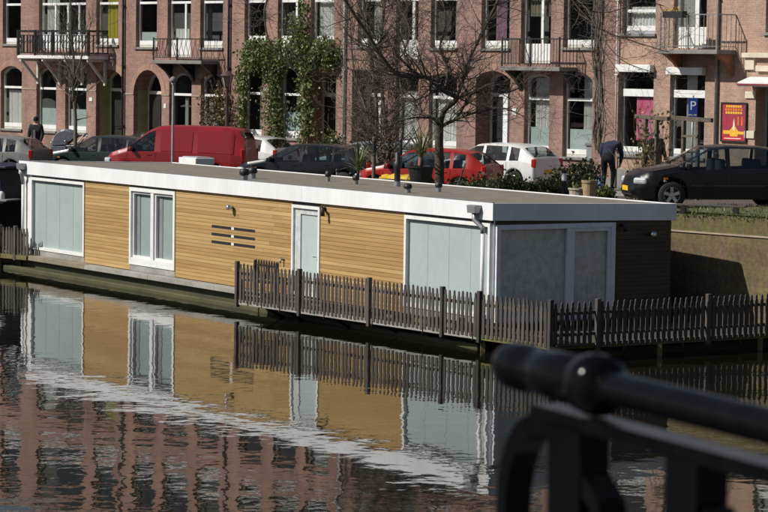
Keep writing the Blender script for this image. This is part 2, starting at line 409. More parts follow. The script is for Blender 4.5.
# quay wall with coping: brick face, stone band and mossy top
def quay():
    root = empty('quay_wall', UW(0, wq(0), 0), 0)
    tag(root, 'mossy brick canal quay wall behind the houseboat', 'wall')
    us = [-70, -30, -5, -3, 4, 9, 16, 22, 24, 30, 45, 70]; base = UW(0, wq(0), 0)
    for nm, mat, za, zb, off in (('brick_face', brick_q, None, -.38, 0.0), ('stone_band', stone_d, -.38, -.345, .03), ('mossy_parapet', brick_qt, -.345, .0, -.015)):
        for a, b in zip(us, us[1:]):
            mb = MB()
            A = UW(a, wq(a) + off) ; B = UW(b, wq(b) + off); d = (B - A); L = d.length; rz = math.atan2(d.y, d.x)
            z0 = -1.5; zA = zs(a); zB = zs(b)
            la = -1.5 if za is None else zA + za; lb = -1.5 if za is None else zB + za
            ha, hb = zA + zb, zB + zb
            mb.add([(0, 0, la), (L, 0, lb), (L, .45, lb), (0, .45, la), (0, 0, ha), (L, 0, hb), (L, .45, hb), (0, .45, ha)], MB.BOXF)
            o = mb.build(nm, mat); o.parent = root; o.location = A - base; o.rotation_euler = (0, 0, rz)
    return root
quay()
# the bridge the photographer stands on
bd = MB(); bd.box(-14, 14, -7, 4.75, 3.55, 4.10); bd.box(-14, 14, 4.55, 4.78, 3.4, 4.16)
tag(bd.build('bridge_deck', grey_stone, bevel=.02), kind='structure')

# ================================================================== HOUSES
REV = .20
drape_g = grit((.20, .20, .19), (.14, .14, .135), 'grey_drape', .9, 6, .5, stretch=(6, 6, .5)); drape_b = grit((.26, .22, .16), (.18, .15, .11), 'beige_drape', .9, 6, .5, stretch=(6, 6, .5))
def contour(x0, x1, z0, z1, rise, ins=0.0, n=10):
    """outline of an opening, counter-clockwise from bottom left; segmental arch of that rise"""
    x0 += ins; x1 -= ins; z0 += ins; z1 -= ins
    if rise < .02: return [(x0, z0), (x1, z0), (x1, z1), (x0, z1)]
    rise = min(rise, (x1 - x0) / 2); h = (x1 - x0) / 2; r = (h * h + rise * rise) / (2 * rise); zc = z1 - r; xm = (x0 + x1) / 2
    a = math.asin(min(1, h / r)); pts = [(x0, z0), (x1, z0)]
    for i in range(n + 1):
        tt = a - 2 * a * i / n; pts.append((xm + r * math.sin(tt), zc + r * math.cos(tt)))
    return pts
def ring(mb, oc, ic, y0, y1):
    n = len(oc)
    for i in range(n):
        j = (i + 1) % n; (a, b), (c_, d) = oc[i], oc[j]; (e, f), (g, h) = ic[i], ic[j]
        mb.face([(a, y0, b), (c_, y0, d), (g, y0, h), (e, y0, f)])
        mb.face([(e, y0, f), (g, y0, h), (g, y1, h), (e, y1, f)])
        mb.face([(a, y0, b), (a, y1, b), (c_, y1, d), (c_, y0, d)])
def holed_wall(mb, x0, x1, z0, z1, holes, m=0, mrev=0, zbase=None):
    xs = sorted({x0, x1, *[h['x0'] for h in holes], *[h['x1'] for h in holes]}); zz = sorted({z0, z1, *[h['z0'] for h in holes], *[h['z1'] for h in holes]})
    xs = [x for x in xs if x0 <= x <= x1]; zz = [z for z in zz if z0 <= z <= z1]
    for a, b in zip(xs, xs[1:]):
        run = None
        for c_, d in list(zip(zz, zz[1:])) + [(None, None)]:
            inside = c_ is None or any(h['x0'] - 1e-6 <= a and b <= h['x1'] + 1e-6 and h['z0'] - 1e-6 <= c_ and d <= h['z1'] + 1e-6 for h in holes)
            if not inside: run = (run[0], d) if run else (c_, d)
            elif run:
                mb.face([(a, 0, run[0]), (b, 0, run[0]), (b, 0, run[1]), (a, 0, run[1])], m); run = None
    for h in holes:
        dp = h.get('dep', REV); cn = contour(h['x0'], h['x1'], h['z0'], h['z1'], h.get('rise', 0))
        for i in range(len(cn)):
            (a, b), (c_, d) = cn[i], cn[(i + 1) % len(cn)]
            mb.face([(a, 0, b), (a, dp, b), (c_, dp, d), (c_, 0, d)], mrev)
        if h.get('rise', 0) >= .02:
            arc = cn[2:]; k = len(arc) // 2
            for i in range(len(arc) - 1):
                corner = (h['x1'], 0, h['z1']) if i < k else (h['x0'], 0, h['z1'])
                mb.face([corner, (arc[i + 1][0], 0, arc[i + 1][1]), (arc[i][0], 0, arc[i][1])][::-1], m)
            mb.face([(h['x1'], 0, h['z1']), (h['x0'], 0, h['z1']), (arc[k][0], 0, arc[k][1])], m) if abs(arc[k][1] - h['z1']) > 1e-4 else None
def corrug(x0, x1, z0, z1, y, amp=.025, k=9):
    mb = MB(); n = k * 4
    for i in range(n):
        a, b = x0 + (x1 - x0) * i / n, x0 + (x1 - x0) * (i + 1) / n
        ya, yb = y + amp * math.sin(i * math.pi / 2 + .3 * math.sin(i)), y + amp * math.sin((i + 1) * math.pi / 2 + .3 * math.sin(i + 1))
        mb.face([(a, ya, z0), (b, yb, z0), (b, yb, z1), (a, ya, z1)])
    return mb
def window(H, h):
    """h: opening dict. frame + bottom rail, panes, sill, curtains"""
    x0, x1, z0, z1, rise = h['x0'], h['x1'], h['z0'], h['z1'], h.get('rise', 0)
    fm = h.get('frame', offwhite); rail = h.get('rail', white); fw = h.get('fw', .085); door = h.get('door', False)
    y = h.get('dep', REV) - .06
    mb = MB(); ring(mb, contour(x0, x1, z0, z1, rise, .002), contour(x0, x1, z0, z1, rise, fw), y, y + .09)
    fr = mb.build('window', fm, H)
    br = .16 if not door else .55
    MB().box(x0 + fw, x1 - fw, y - .012, y + .05, z0 + fw, z0 + fw + br).build('bottom_rail', h.get('railm', rail), fr, bevel=.006)
    zt = h.get('zt')
    if zt: MB().box(x0 + fw, x1 - fw, y - .02, y + .05, zt - .045, zt + .045).build('transom', rail, fr, bevel=.006)
    for mx, mw, lo, hi, mmat in h.get('mull', ()):
        xx = x0 + (x1 - x0) * mx
        MB().box(xx - mw / 2, xx + mw / 2, y - .006, y + .045, lo if lo else z0 + fw + br, hi if hi else (zt - .045 if zt else z1 - fw)).build('mullion', mmat, fr)
    pm = h.get('glass', gl_house); inn = contour(x0, x1, z0, z1, rise, fw - .01)
    if zt:
        MB().face([(x0 + fw - .01, y + .04, z0 + fw + br - .01), (x1 - fw + .01, y + .04, z0 + fw + br - .01), (x1 - fw + .01, y + .04, zt - .04), (x0 + fw - .01, y + .04, zt - .04)])
        lo = MB(); lo.face([(x0 + fw - .01, y + .04, z0 + fw + br - .01), (x1 - fw + .01, y + .04, z0 + fw + br - .01), (x1 - fw + .01, y + .04, zt - .04), (x0 + fw - .01, y + .04, zt - .04)]); lo.build('pane', pm, fr)
        up = MB(); top = [q for q in inn if q[1] > zt + .05]; up.face([(x0 + fw - .01, y + .035, zt + .04), (x1 - fw + .01, y + .035, zt + .04)] + [(a, y + .035, b) for a, b in top]); up.build('pane', pm, fr)
    else:
        up = MB(); up.face([(a, y + .04, max(b, z0 + fw + br - .01)) for a, b in inn]); up.build('pane', pm, fr)
    if h.get('sill', True) and not door:
        MB().box(x0 - .05, x1 + .05, -.07, y, z0 - .085, z0 + .002).build('sill', h.get('sillm', grey_stone), fr, bevel=.008)
    cu = h.get('curt')
    if cu is None:
        k_ = random.random()
        if k_ < .35: cu = [(.06, random.uniform(.18, .34), .02, .98, random.choice((curtain_w, drape_g, drape_b)))] + ([(random.uniform(.74, .84), .96, .02, .98, drape_g)] if random.random() < .5 else [])
        elif k_ < .7: cu = [(.06, .96, random.uniform(.45, .75), .98, random.choice((drape_g, drape_b, curtain_w)))]
        else: cu = [(.06, .96, .02, random.uniform(.3, .5), random.choice((curtain_w, drape_g)))]
    if cu:
        for cx0, cx1, cz0, cz1, cm in cu:
            a, b = x0 + (x1 - x0) * cx0, x0 + (x1 - x0) * cx1; zz0, zz1 = z0 + (z1 - z0) * cz0, z0 + (z1 - z0) * cz1
            if cm is frost_d: MB().box(a, b, y + .055, y + .06, zz0, zz1).build('frosted_film', cm, fr)
            else: corrug(a, b, zz0, zz1, y + .16).build('curtain', cm, fr, smooth=True)
    return fr
def front_door(H, h):
    """deep porch: opening h already cut; frame, door leaf with panels, fanlight; optional pale jamb and olive side panel"""
    x0, x1, z0, z1, rise = h['x0'], h['x1'], h['z0'], h['z1'], h.get('rise', 0); y = h['dep'] - .1
    fw = .10; mb = MB(); ring(mb, contour(x0, x1, z0, z1, rise, .003), contour(x0, x1, z0, z1, rise, fw), y, y + .1)
    fr = mb.build('door', h.get('frame', offwhite), H)
    zt = h['zt']; MB().box(x0 + fw, x1 - fw, y - .02, y + .06, zt, zt + .12).build('transom', offwhite if h.get('frame') is not greyfr else greyfr, fr)
    lf = MB(); lf.box(x0 + fw, x1 - fw, y + .02, y + .07, z0, zt)
    w_ = x1 - x0 - 2 * fw
    for a, b in ((.10, .38), (.45, .93)):
        for cxa, cxb in ((.12, .46), (.54, .88)):
            lf.box(x0 + fw + w_ * cxa, x0 + fw + w_ * cxb, y, y + .03, z0 + (zt - z0) * a, z0 + (zt - z0) * b)
    d = lf.build('door_leaf', h.get('leaf', darkwood), fr, bevel=.008)
    MB().lathe([(.03, 0), (.035, .03), (.02, .05)], 10, (x1 - fw - .12, y - .02, z0 + 1.05), 'Y').build('door_knob', chrome, d)
    MB().box(x0 + fw + w_ * .3, x0 + fw + w_ * .7, y - .01, y + .0, z0 + 1.0, z0 + 1.06).build('letter_slot', chrome, d)
    inn = [q for q in contour(x0, x1, z0, z1, rise, fw - .01) if q[1] > zt + .13]
    up = MB(); up.face([(x0 + fw, y + .05, zt + .11), (x1 - fw, y + .05, zt + .11)] + [(a, y + .05, b) for a, b in inn]); up.build('fanlight', gl_house, fr)
    return fr
def arch_band(H, h, wdt=.24):
    if h.get('rise', 0) < .02:
        MB().box(h['x0'] - .1, h['x1'] + .1, -.012, .05, h['z1'] + .001, h['z1'] + wdt).build('lintel', brick_arch, H); return
    cn = contour(h['x0'], h['x1'], h['z0'], h['z1'], h['rise'])[2:]; x0, x1 = h['x0'], h['x1']; xm = (x0 + x1) / 2
    ri = h['rise']; hw = (x1 - x0) / 2; r = (hw * hw + ri * ri) / (2 * ri); zc = h['z1'] - r; mb = MB()
    o = [(xm + (a - xm) * (r + wdt) / r, zc + (b - zc) * (r + wdt) / r) for a, b in cn]
    for i in range(len(cn) - 1):
        mb.face([(cn[i][0], -.012, cn[i][1]), (o[i][0], -.012, o[i][1]), (o[i + 1][0], -.012, o[i + 1][1]), (cn[i + 1][0], -.012, cn[i + 1][1])])
        mb.face([(cn[i][0], -.012, cn[i][1]), (cn[i + 1][0], -.012, cn[i + 1][1]), (cn[i + 1][0], .02, cn[i + 1][1]), (cn[i][0], .02, cn[i][1])])
        mb.face([(o[i][0], -.012, o[i][1]), (o[i][0], .02, o[i][1]), (o[i + 1][0], .02, o[i + 1][1]), (o[i + 1][0], -.012, o[i + 1][1])])
    mb.build('arch', brick_arch, H)
def house(xa, xb, brk, label, openings, bands=(), top=13.2, extra_floor=True, cornice=stone):
    """xa/xb: photo columns of the party walls; openings in world z, local x from photo columns"""
    ua, ub = FU(xa), FU(xb); H = empty('brick_house', UW(ua, 0, 0), ROT); tag(H, label, 'house', 'houses along the canal street')
    holes = []
    for o in openings:
        h = dict(o); h['x0'] = FU(o['px'][0]) - ua; h['x1'] = FU(o['px'][1]) - ua; holes.append(h)
    ups = []
    for h in holes:
        if h.get('row') == 'U' and extra_floor:
            g = dict(h); g['z0'] = max(h['z0'], h.get('sillz', h['z0'])) + 3.55; g['z1'] = h['z1'] + 3.3; g['zt'] = None; g['door'] = False; g['curt'] = None; g['mull'] = (); ups.append(g)
    W = ub - ua; zb = min(zs(ua), zs(ub)) - .3
    mb = MB(); holed_wall(mb, 0, W, zb, top, holes + ups)
    mb.face([(0, 0, zb), (0, 0, top), (0, 9, top), (0, 9, zb)]); mb.face([(W, 0, zb), (W, 9, zb), (W, 9, top), (W, 0, top)])
    mb.face([(0, 9, zb), (0, 9, top), (W, 9, top), (W, 9, zb)])
    mb.build('wall', brk, H)
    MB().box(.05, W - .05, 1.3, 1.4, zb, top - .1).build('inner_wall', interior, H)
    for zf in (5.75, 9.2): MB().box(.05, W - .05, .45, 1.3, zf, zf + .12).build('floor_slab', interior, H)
    MB().box(.02, W - .02, -.02, 9.0, top + .002, top + .25).build('roof', rooftile, H)
    c = MB(); c.box(0.0, W, -.30, .0, top - .25, top - .05); c.box(0, W, -.18, 0, top - .5, top - .25); c.build('cornice', cornice, H, bevel=.02)
    for z0, z1_, mt in bands:
        # a band is cut by the openings it would cross
        segs = [(0, W)]
        for h in holes:
            if h['z0'] < z1_ and h['z1'] > z0:
                segs = [s for a, b in segs for s in ((a, min(b, h['x0'])), (max(a, h['x1']), b)) if s[1] - s[0] > .03]
        for a, b in segs: MB().box(a, b, -.02, .05, z0, z1_).build('stone_band', mt, H)
    pl = MB()
    segs = [(0, W)]
    for h in holes:
        if h['z0'] < zs(ua) + .5: segs = [s for a, b in segs for s in ((a, min(b, h['x0'])), (max(a, h['x1']), b)) if s[1] - s[0] > .03]
    for a, b in segs: MB().box(a, b, -.03, .05, zb, max(zs(ua), zs(ub)) + .42).build('plinth', grey_stone, H, bevel=.008)
    for h in holes + ups:
        if h.get('kind') == 'door': front_door(H, h)
        else: window(H, h)
        if h.get('arch', True): arch_band(H, h)
    return H, ua
def drainpipe(H, ua, px, mat, z0=1.9, z1=12.7, r=.045):
    x = FU(px) - ua; mb = MB(); mb.tube([(x, -.075, z0), (x, -.075, z1)], r, 8)
    o = mb.build('drainpipe', mat, H, smooth=True)
    for k in range(5): MB().box(x - .07, x + .07, -.1, -.0, z0 + 1.2 + k * 2.3, z0 + 1.24 + k * 2.3).build('pipe_clip', mat, o)
def balcony(H, ua, pxa, pxb, zfloor, ztop, dep, mslab, mrail, nb, style='bars', brackets=3, mbr=white, post_n=4):
    x0, x1 = FU(pxa, dep) - ua, FU(pxb, dep) - ua
    s = MB().box(x0, x1, -dep, -.001, zfloor - .13, zfloor).build('balcony', mslab, H, bevel=.012)
    rl = MB(); runs = [((x0 + .03, -dep + .03), (x1 - .03, -dep + .03)), ((x1 - .03, -dep + .03), (x1 - .03, -.02)), ((x0 + .03, -dep + .03), (x0 + .03, -.02))]
    tb = .05 if style == 'heavy' else .022
    for (a, b), (c_, d) in runs:
        rl.bar((a, b, ztop), (c_, d, ztop), tb * 1.4, tb * 1.6); rl.bar((a, b, zfloor + .1), (c_, d, zfloor + .1), tb, tb)
        if style == 'heavy': rl.bar((a, b, ztop - .16), (c_, d, ztop - .16), .03, .03)
    r = rl.build('railing', mrail, s)
    for (a, b), (c_, d) in runs:
        L = math.hypot(c_ - a, d - b); k = max(2, int(nb * L / (x1 - x0)))
        bb = MB()
        for i in range(k + 1):
            f = i / k; X, Y = a + (c_ - a) * f, b + (d - b) * f
            if style == 'heavy':
                bb.bar((X, Y, zfloor + .1), (X, Y, ztop - .16), .04, .04); 
                if i < k: bb.bar((X, Y, zfloor + .45), (a + (c_ - a) * (i + 1) / k, b + (d - b) * (i + 1) / k, zfloor + .62), .02, .02)
            elif style == 'scroll':
                pts = [(X + .05 * math.sin(q / 8 * 2 * math.pi) * (1 if i % 2 else -1), Y - .03 * math.sin(q / 8 * math.pi), zfloor + .1 + (ztop - zfloor - .1) * q / 8) for q in range(9)]
                bb.tube(pts, .010, 4)
            else: bb.tube([(X, Y, zfloor + .05), (X, Y, ztop)], .011, 5)
        bb.build('balusters', mrail, r)
    for i in range(post_n):
        X = x0 + .04 + (x1 - x0 - .08) * i / (post_n - 1)
        MB().box(X - tb, X + tb, -dep + .03 - tb, -dep + .03 + tb, zfloor, ztop + .05).build('railing_post', mrail, s)
    for i in range(brackets):
        X = x0 + .15 + (x1 - x0 - .3) * i / max(1, brackets - 1)
        br = MB()
        if style == 'heavy':
            br.box(X - .05, X + .05, -.10, 0, zfloor - 1.15, zfloor - .13); br.bar((X, -.05, zfloor - 1.05), (X, -dep + .1, zfloor - .17), .08, .09); br.box(X - .05, X + .05, -dep + .05, 0, zfloor - .24, zfloor - .132)
        else:
            br.prism([(-dep + .08, zfloor - .132), (-.01, zfloor - .132), (-.01, zfloor - .8), (-.12, zfloor - .62), (-.3, zfloor - .42)], X - .07, X + .07)
            br.v = [(y_, x_, z_) for x_, y_, z_ in br.v]
        br.build('bracket', mbr, s, bevel=.006)
    return s

US, UT = 6.22, 8.75                # sills and heads of the first-floor windows
def U(pa, pb, **k): return dict({'px': (pa, pb), 'z0': US, 'z1': UT, 'zt': 7.82, 'row': 'U', 'rise': .0}, **k)
def UD(pa, pb, zf, **k): return dict({'px': (pa, pb), 'z0': zf, 'z1': UT, 'zt': 7.82, 'row': 'U', 'door': True, 'sillz': US}, **k)
def G(pa, pb, z0, z1, **k): return dict({'px': (pa, pb), 'z0': z0, 'z1': z1, 'rise': .16}, **k)
def D(pa, pb, z0, z1, zt, **k): return dict({'px': (pa, pb), 'z0': z0, 'z1': z1, 'zt': zt, 'rise': .2, 'kind': 'door', 'dep': .75}, **k)
half = [(.1, .95, .02, .36, frost_d)]

house(-190, -62, brick_A, 'plain red brick house next door to the wide black balcony', [U(-175, -156), U(-140, -120), U(-100, -80), G(-175, -156, 2.75, 5.3, zt=4.4), G(-140, -120, 2.75, 5.3, zt=4.4), D(-98, -76, 1.8, 5.2, 4.3)])
# house 1: wide black balcony on white brackets
H1, u1 = house(-62, 125.5, brick_A, 'red brick house with wide black balcony on white brackets', [
    U(-48, -25), U(2.5, 20.5, rail=white, curt=[(.75, .98, .02, .98, curtain_w)]),
    UD(38.5, 85.5, 5.98, mull=[(.30, .10, None, None, white), (.56, .12, None, None, white), (.80, .10, None, None, white)], curt=[(.05, .32, .1, .9, curtain_w)]),
    U(95.8, 117.8, curt=[(.25, .85, .05, .98, curtain_y)]),
    G(-34, -12, 2.78, 5.32, zt=4.47), G(.8, 21.8, 2.78, 5.33, zt=4.47, rise=.25, curt=[(.1, .95, .02, .62, curtain_w)]),
    G(36.5, 56.2, 2.76, 5.31, zt=4.46, rise=.25, curt=half), G(65.2, 86.4, 2.76, 5.30, zt=4.46, rise=.25, curt=half),
    D(96, 121.5, 1.95, 5.28, 4.42, rise=.28)], bands=[(4.40, 4.46, stone_d)])
balcony(H1, u1, 17, 88, 5.78, 6.73, .95, white, blackp, 24, 'heavy', 4, offwhite, 5)
drainpipe(H1, u1, 124.3, blackp)
MB().box(FU(89.5) - u1, FU(92.5) - u1, -.02, 0, 4.02, 4.16).build('house_number_plate', white, H1)
# house 2: round arched porch, small scrolled balcony
H2, u2 = house(125.5, 231, brick_A, 'red brick house with round arched porch and little scrolled iron balcony', [
    U(135.4, 156.4, z0=6.14, curt=[(.1, .95, .02, .22, frost_d)]), UD(167, 190.2, 5.78, mull=[(.66, .10, None, None, white)]), U(199.6, 222.2, z0=6.14),
    D(133.7, 161.8, 1.98, 5.28, 4.35, rise=.9), G(169.3, 191.6, 2.75, 5.20, zt=4.38, rise=.3, curt=[(.45, .6, .02, .62, curtain_w)]), G(200.8, 223.2, 2.75, 5.21, zt=4.38, rise=.25, curt=[(.1, .5, .02, .6, curtain_w)])],
    bands=[(4.32, 4.38, stone_d)])
balcony(H2, u2, 152, 201, 5.66, 6.45, .8, grey_stone, iron, 22, 'scroll', 3, darkwood, 3)
drainpipe(H2, u2, 229.8, blackp)
MB().box(FU(164) - u2, FU(166.4) - u2, -.02, 0, 3.85, 4.02).build('house_number_plate', white, H2)
# olive side panels in the porches
for HH, uu, pa, zt in ((H1, u1, 96, 4.9), (H2, u2, 133.7, 4.5)):
    x = FU(pa) - uu
    MB().box(x + .004, x + .03, .18, .66, 2.0, zt).build('porch_panel', greenpaint, HH)
# house 3: overgrown with ivy
H3, u3 = house(231, 344, brick_A, 'red brick house with ivy hanging over its door and windows', [
    U(243.8, 264.8, z0=6.34, curt=[(.8, .98, .02, .98, curtain_w)]), UD(277, 300.5, 5.95, mull=[(.68, .10, None, None, white)], railm=white), U(309.8, 333.2, z0=6.34, curt=[(.1, .95, .02, .95, curtain_w)]),
    G(243.8, 262, 2.95, 5.55, zt=4.5, rise=0, curt=[(.55, .97, .02, .7, curtain_w)]), G(280, 301, 2.95, 5.5, zt=4.5, rise=0, curt=half), D(308, 336, 2.05, 5.3, 4.45, rise=.0)], bands=())
# house 4: behind the bare trees
H4, u4 = house(344, 469, brick_B, 'red brick house with white lace curtains behind the bare trees', [
    U(356.8, 379.6, z0=6.25, curt=[(.45, .95, .02, .95, curtain_w)]), UD(395, 417.4, 5.82, mull=[(.66, .13, None, None, white)], railm=white, curt=[(.72, .98, .1, .98, curtain_y)]), U(429.8, 456, z0=6.2, curt=[(.7, .98, .02, .98, curtain_w)]),
    D(352, 382, 2.08, 5.42, 4.5, rise=.0), G(395.8, 418.4, 2.85, 5.35, zt=4.55, rise=.15, curt=[(.08, .97, .02, .75, curtain_w)]), G(429, 457, 2.85, 5.35, zt=4.55, rise=.15, curt=[(.08, .97, .02, .75, curtain_w)])])
drainpipe(H4, u4, 345.4, pipe_w)
MB().box(FU(378.5) - u4, FU(382) - u4, -.05, .1, 2.1, 4.4).build('white_jamb', white, H4)
# house 5: iron balcony, door with white jamb
H5, u5 = house(469, 617, brick_B, 'red brick house with thin iron balcony and a bare climber beside its window', [
    U(480.2, 508.4, z0=6.2, curt=[(.30, .68, .02, .98, curtain_p)]), UD(519.8, 549.8, 5.72, mull=[(.62, .11, None, None, white)], railm=white), U(562.3, 593.4, z0=6.24, curt=[(.82, .98, .02, .98, curtain_w)]),
    D(476, 510, 2.1, 5.46, 4.62, rise=.25, leaf=darkwood), G(524.5, 549.6, 2.84, 5.40, zt=4.6, rise=.12, curt=[(.2, .95, .02, .95, curtain_w), (.12, .95, .0, .33, frost_d)]), G(563.2, 592.6, 2.78, 5.46, zt=4.6, rise=.22, curt=[(.5, .97, .02, .98, curtain_w), (.12, .95, .0, .33, frost_d)])])
balcony(H5, u5, 500, 559, 5.62, 6.50, .8, grey_stone, iron, 20, 'bars', 2, darkwood, 3)
MB().box(FU(504.5) - u5, FU(509) - u5, -.05, .12, 2.15, 4.75).build('white_jamb', white, H5)
MB().box(FU(513) - u5, FU(517) - u5, -.025, 0, 4.05, 4.28).build('house_number_plate', white, H5)
# house 6: pale brick, shutter boxes, balcony, poster, shop entrance at its right
H6, u6 = house(617, 838, brick_C, 'pale brown brick house with white roller shutter boxes and cream shop entrance', [
    U(620.8, 654, z0=6.68, z1=9.2, zt=7.38, frame=greyfr), UD(672, 705, 6.25, z1=9.2, zt=None, frame=white, mull=[(.62, .16, None, None, white)], curt=[(.1, .5, .02, .98, curtain_w)], sillz=6.6), U(764, 800, z0=6.72, z1=9.2),
    G(619.6, 653.6, 2.95, 5.66, zt=4.85, rise=0, frame=greyfr, curt=[], arch=False), G(670, 705, 2.95, 5.60, zt=4.84, rise=0, frame=greyfr, curt=[(.3, .6, .02, .98, curtain_w)], arch=False),
    D(756, 790, 2.35, 5.1, 4.75, rise=0, frame=greyfr, dep=.5, arch=False)], top=13.6)
balcony(H6, u6, 657.5, 716, 6.20, 7.24, .85, grey_stone, zinc, 14, 'bars', 2, terracotta, 3)
drainpipe(H6, u6, 618, white, r=.03); drainpipe(H6, u6, 717.8, zinc)
for a, b, z in ((619, 654, 5.52), (669.5, 706, 5.46)):
    MB().box(FU(a) - u6, FU(b) - u6, -.20, .0, z - .02, z + .21).build('shutter_box', white, H6, bevel=.015)
    MB().box(FU(a) - u6 + .12, FU(b) - u6 - .05, .07, .145, 4.75, 4.98).build('white_lintel', white, H6, bevel=.006)
# red poster hung in the left ground-floor window
pr = MB(); xa, xb = FU(633) - u6, FU(651) - u6; pr.box(xa, xb, .185, .19, 3.4, 4.72)
red_pink = grit((.55, .05, .11), (.60, .25, .42), 'pink_poster', .6, 2.2, .9, bmp=0)
o = pr.build('window_poster', red_pink, H6)
# cream stonework of the shop entrance
cs = [(744, 800, 5.98, 6.12, .16), (746, 755, 5.62, 5.98, .08), (757, 800, 5.58, 5.75, .10), (746, 756, 4.78, 4.98, .05), (746, 756, 3.60, 3.82, .05), (746, 756, 2.3, 2.7, .06)]
for a, b, z0, z1_, pr_ in cs: MB().box(FU(a) - u6, FU(b) - u6, -pr_, .06, z0, z1_).build('cream_quoin', cream, H6, bevel=.01)
aw = MB(); xa = FU(750) - u6; aw.prism([(-.55, 5.14), (-.02, 5.30), (-.02, 5.42), (-.55, 5.26)], xa, xa + 2.4); aw.v = [(y_, x_, z_) for x_, y_, z_ in aw.v]
aw.build('awning', white, H6); MB().box(xa - .01, xa + 2.41, -.58, -.55, 5.17, 5.22).build('awning_stripe', grit((.25, .03, .04), name='awning_red', rough=.6), H6)

# the opposite bank of the canal: quay and a row of houses, reflected in the panes and paint
ob_ = MB(); ob_.add([UW(u, w, z) for z in (-1, 2.0) for u, w in ((-190, 48), (12, 48), (12, 130), (-190, 130))], MB.BOXF)
tag(ob_.build('opposite_quay', grey_stone), kind='structure')
far0 = empty('brick_house', UW(-45, 62, 2.0), ROT + math.pi); tag(far0, 'tall dark brick house on the opposite bank', 'house', 'houses on the opposite bank')
fw_ = MB(); fw_.box(0, 6.4, 0, 9, 0, 13); fw_.build('wall', brick_B, far0)
for i in range(3):
    for j in range(4):
        x = .7 + i * 1.9; z = .8 + j * 3.1; f_ = MB().box(x, x + 1.2, -.03, .0, z, z + 2.1).build('window', offwhite, far0); MB().box(x + .1, x + 1.1, -.045, -.031, z + .1, z + 2.0).build('pane', interior, f_)
rf_ = MB(); rf_.prism([(-.2, 13), (9, 13), (7.5, 15.2), (1.2, 15.2)], 0, 6.4); rf_.v = [(y_, x_, z_) for x_, y_, z_ in rf_.v]; rf_.build('roof', rooftile, far0)
for k in range(1, 14):
    o = copy_tree(far0); o.location = UW(-45 - k * 6.41, 62 + (k % 3) * .05, 2.0); o.scale = (1, 1, 1 + .12 * ((k * 7) % 5 - 2) / 2)

# ================================================================== HOUSEBOAT
BC = at_depth(494, 203, 54.0); BC.z = 0
BA = R(122.554); BDIR = Vector((-math.cos(BA), -math.sin(BA), 0)); BN = Vector((-math.sin(BA), math.cos(BA), 0))   # along to the right/near, outward
BROT = math.atan2(BDIR.y, BDIR.x)
def BX(px, y=215, out=0.0):
    """photo column -> metres along the long side (0 = near corner, negative to the far end)"""
    P = on_plane(px, y, BC + BN * out, BN); return (P - BC).dot(BDIR)
def BP(px, py, out=0.0):
    P = on_plane(px, py, BC + BN * out, BN); return (P - BC).dot(BDIR), P.z
LB = BX(21.5, 161); WB = 4.55; ZR = 2.913; ZFB = 2.56; ZW0 = .425
DROP = .08                        # the roof falls a little towards the quay
greenwood_h = grit((.085, .075, .028), (.035, .036, .015), 'algae_flange', .75, 1.2, .8, bmp=.5, stretch=(.5, 2, 2))
B = empty('houseboat', BC, BROT)
tag(B, 'long low houseboat with yellow cedar siding, white roof edge and pale frosted windows', 'houseboat')
hb = MB(); hb.box(LB - .1, .06, -.12, WB + .1, -.5, .30); hb.build('hull', hullm, B, bevel=.03)
MB().box(LB - .25, .1, -.42, -.10, -.05, .10).build('hull_flange', greenwood_h, B, bevel=.03)
# ledge along the foot of the wall, in butted lengths
xx = LB - 3.2
while xx < -.1:
    L = random.uniform(2.6, 4.2); x1 = min(xx + L, .12)
    MB().box(xx, x1 - .008, -.30, -.03, .30, .42 + random.uniform(-.008, .008)).build('ledge_board', ledgew if random.random() < .5 else grit((.25, .215, .16), (.15, .13, .09), 'ledge_brown%d' % int(-xx), .85, 1.4, .7), B, bevel=.008)
    xx = x1
# shell behind the siding
MB().box(LB + .02, -.22, .16, WB - .03, .30, 2.60).build('shell', blackpl, B)
MB().box(-.03, -.021, .02, .06, .30, 2.55).build('corner_post', alu, B)
# roof: gravel deck and white fascia all round
rf = MB()
def rz_(x, y): return ZR - DROP * y / WB
c4 = [(LB, -.05), (.05, -.05), (.05, WB + .05), (LB, WB + .05)]
rf.add([(x, y, rz_(x, y) - .02) for x, y in [(LB + .03, -.02), (.02, -.02), (.02, WB + .02), (LB + .03, WB + .02)]] + [(x, y, 2.58) for x, y in [(LB + .03, -.02), (.02, -.02), (.02, WB + .02), (LB + .03, WB + .02)]], ((0, 1, 2, 3), (7, 6, 5, 4), (0, 4, 5, 1), (1, 5, 6, 2), (2, 6, 7, 3), (3, 7, 4, 0)))
rf.build('roof_deck', roofing, B)
def fascia(a, b, nm='fascia_board'):
    mb = MB(); (ax, ay), (bx, by) = a, b; d = Vector((bx - ax, by - ay, 0)).normalized(); n = Vector((d.y, -d.x, 0)) * .03
    za, zb2 = rz_(*a), rz_(*b); la, lb = za - .352, zb2 - .352
    mb.add([(ax - n.x, ay - n.y, la), (bx - n.x, by - n.y, lb), (bx + n.x, by + n.y, lb), (ax + n.x, ay + n.y, la), (ax - n.x, ay - n.y, za), (bx - n.x, by - n.y, zb2), (bx + n.x, by + n.y, zb2), (ax + n.x, ay + n.y, za)], MB.BOXF)
    return mb.build(nm, white_f, B, bevel=.006)
fascia((LB, -.05), (-7.4, -.05)); fascia((-7.397, -.05), (.08, -.05)); fascia((.05, -.017), (.05, WB + .05)); fascia((.05, WB + .05), (LB, WB + .05)); fascia((LB, WB + .02), (LB, -.017))
et = MB(); et.box(LB, .06, -.075, -.02, ZR + .001, ZR + .02); et.build('roof_trim', zinc, B)
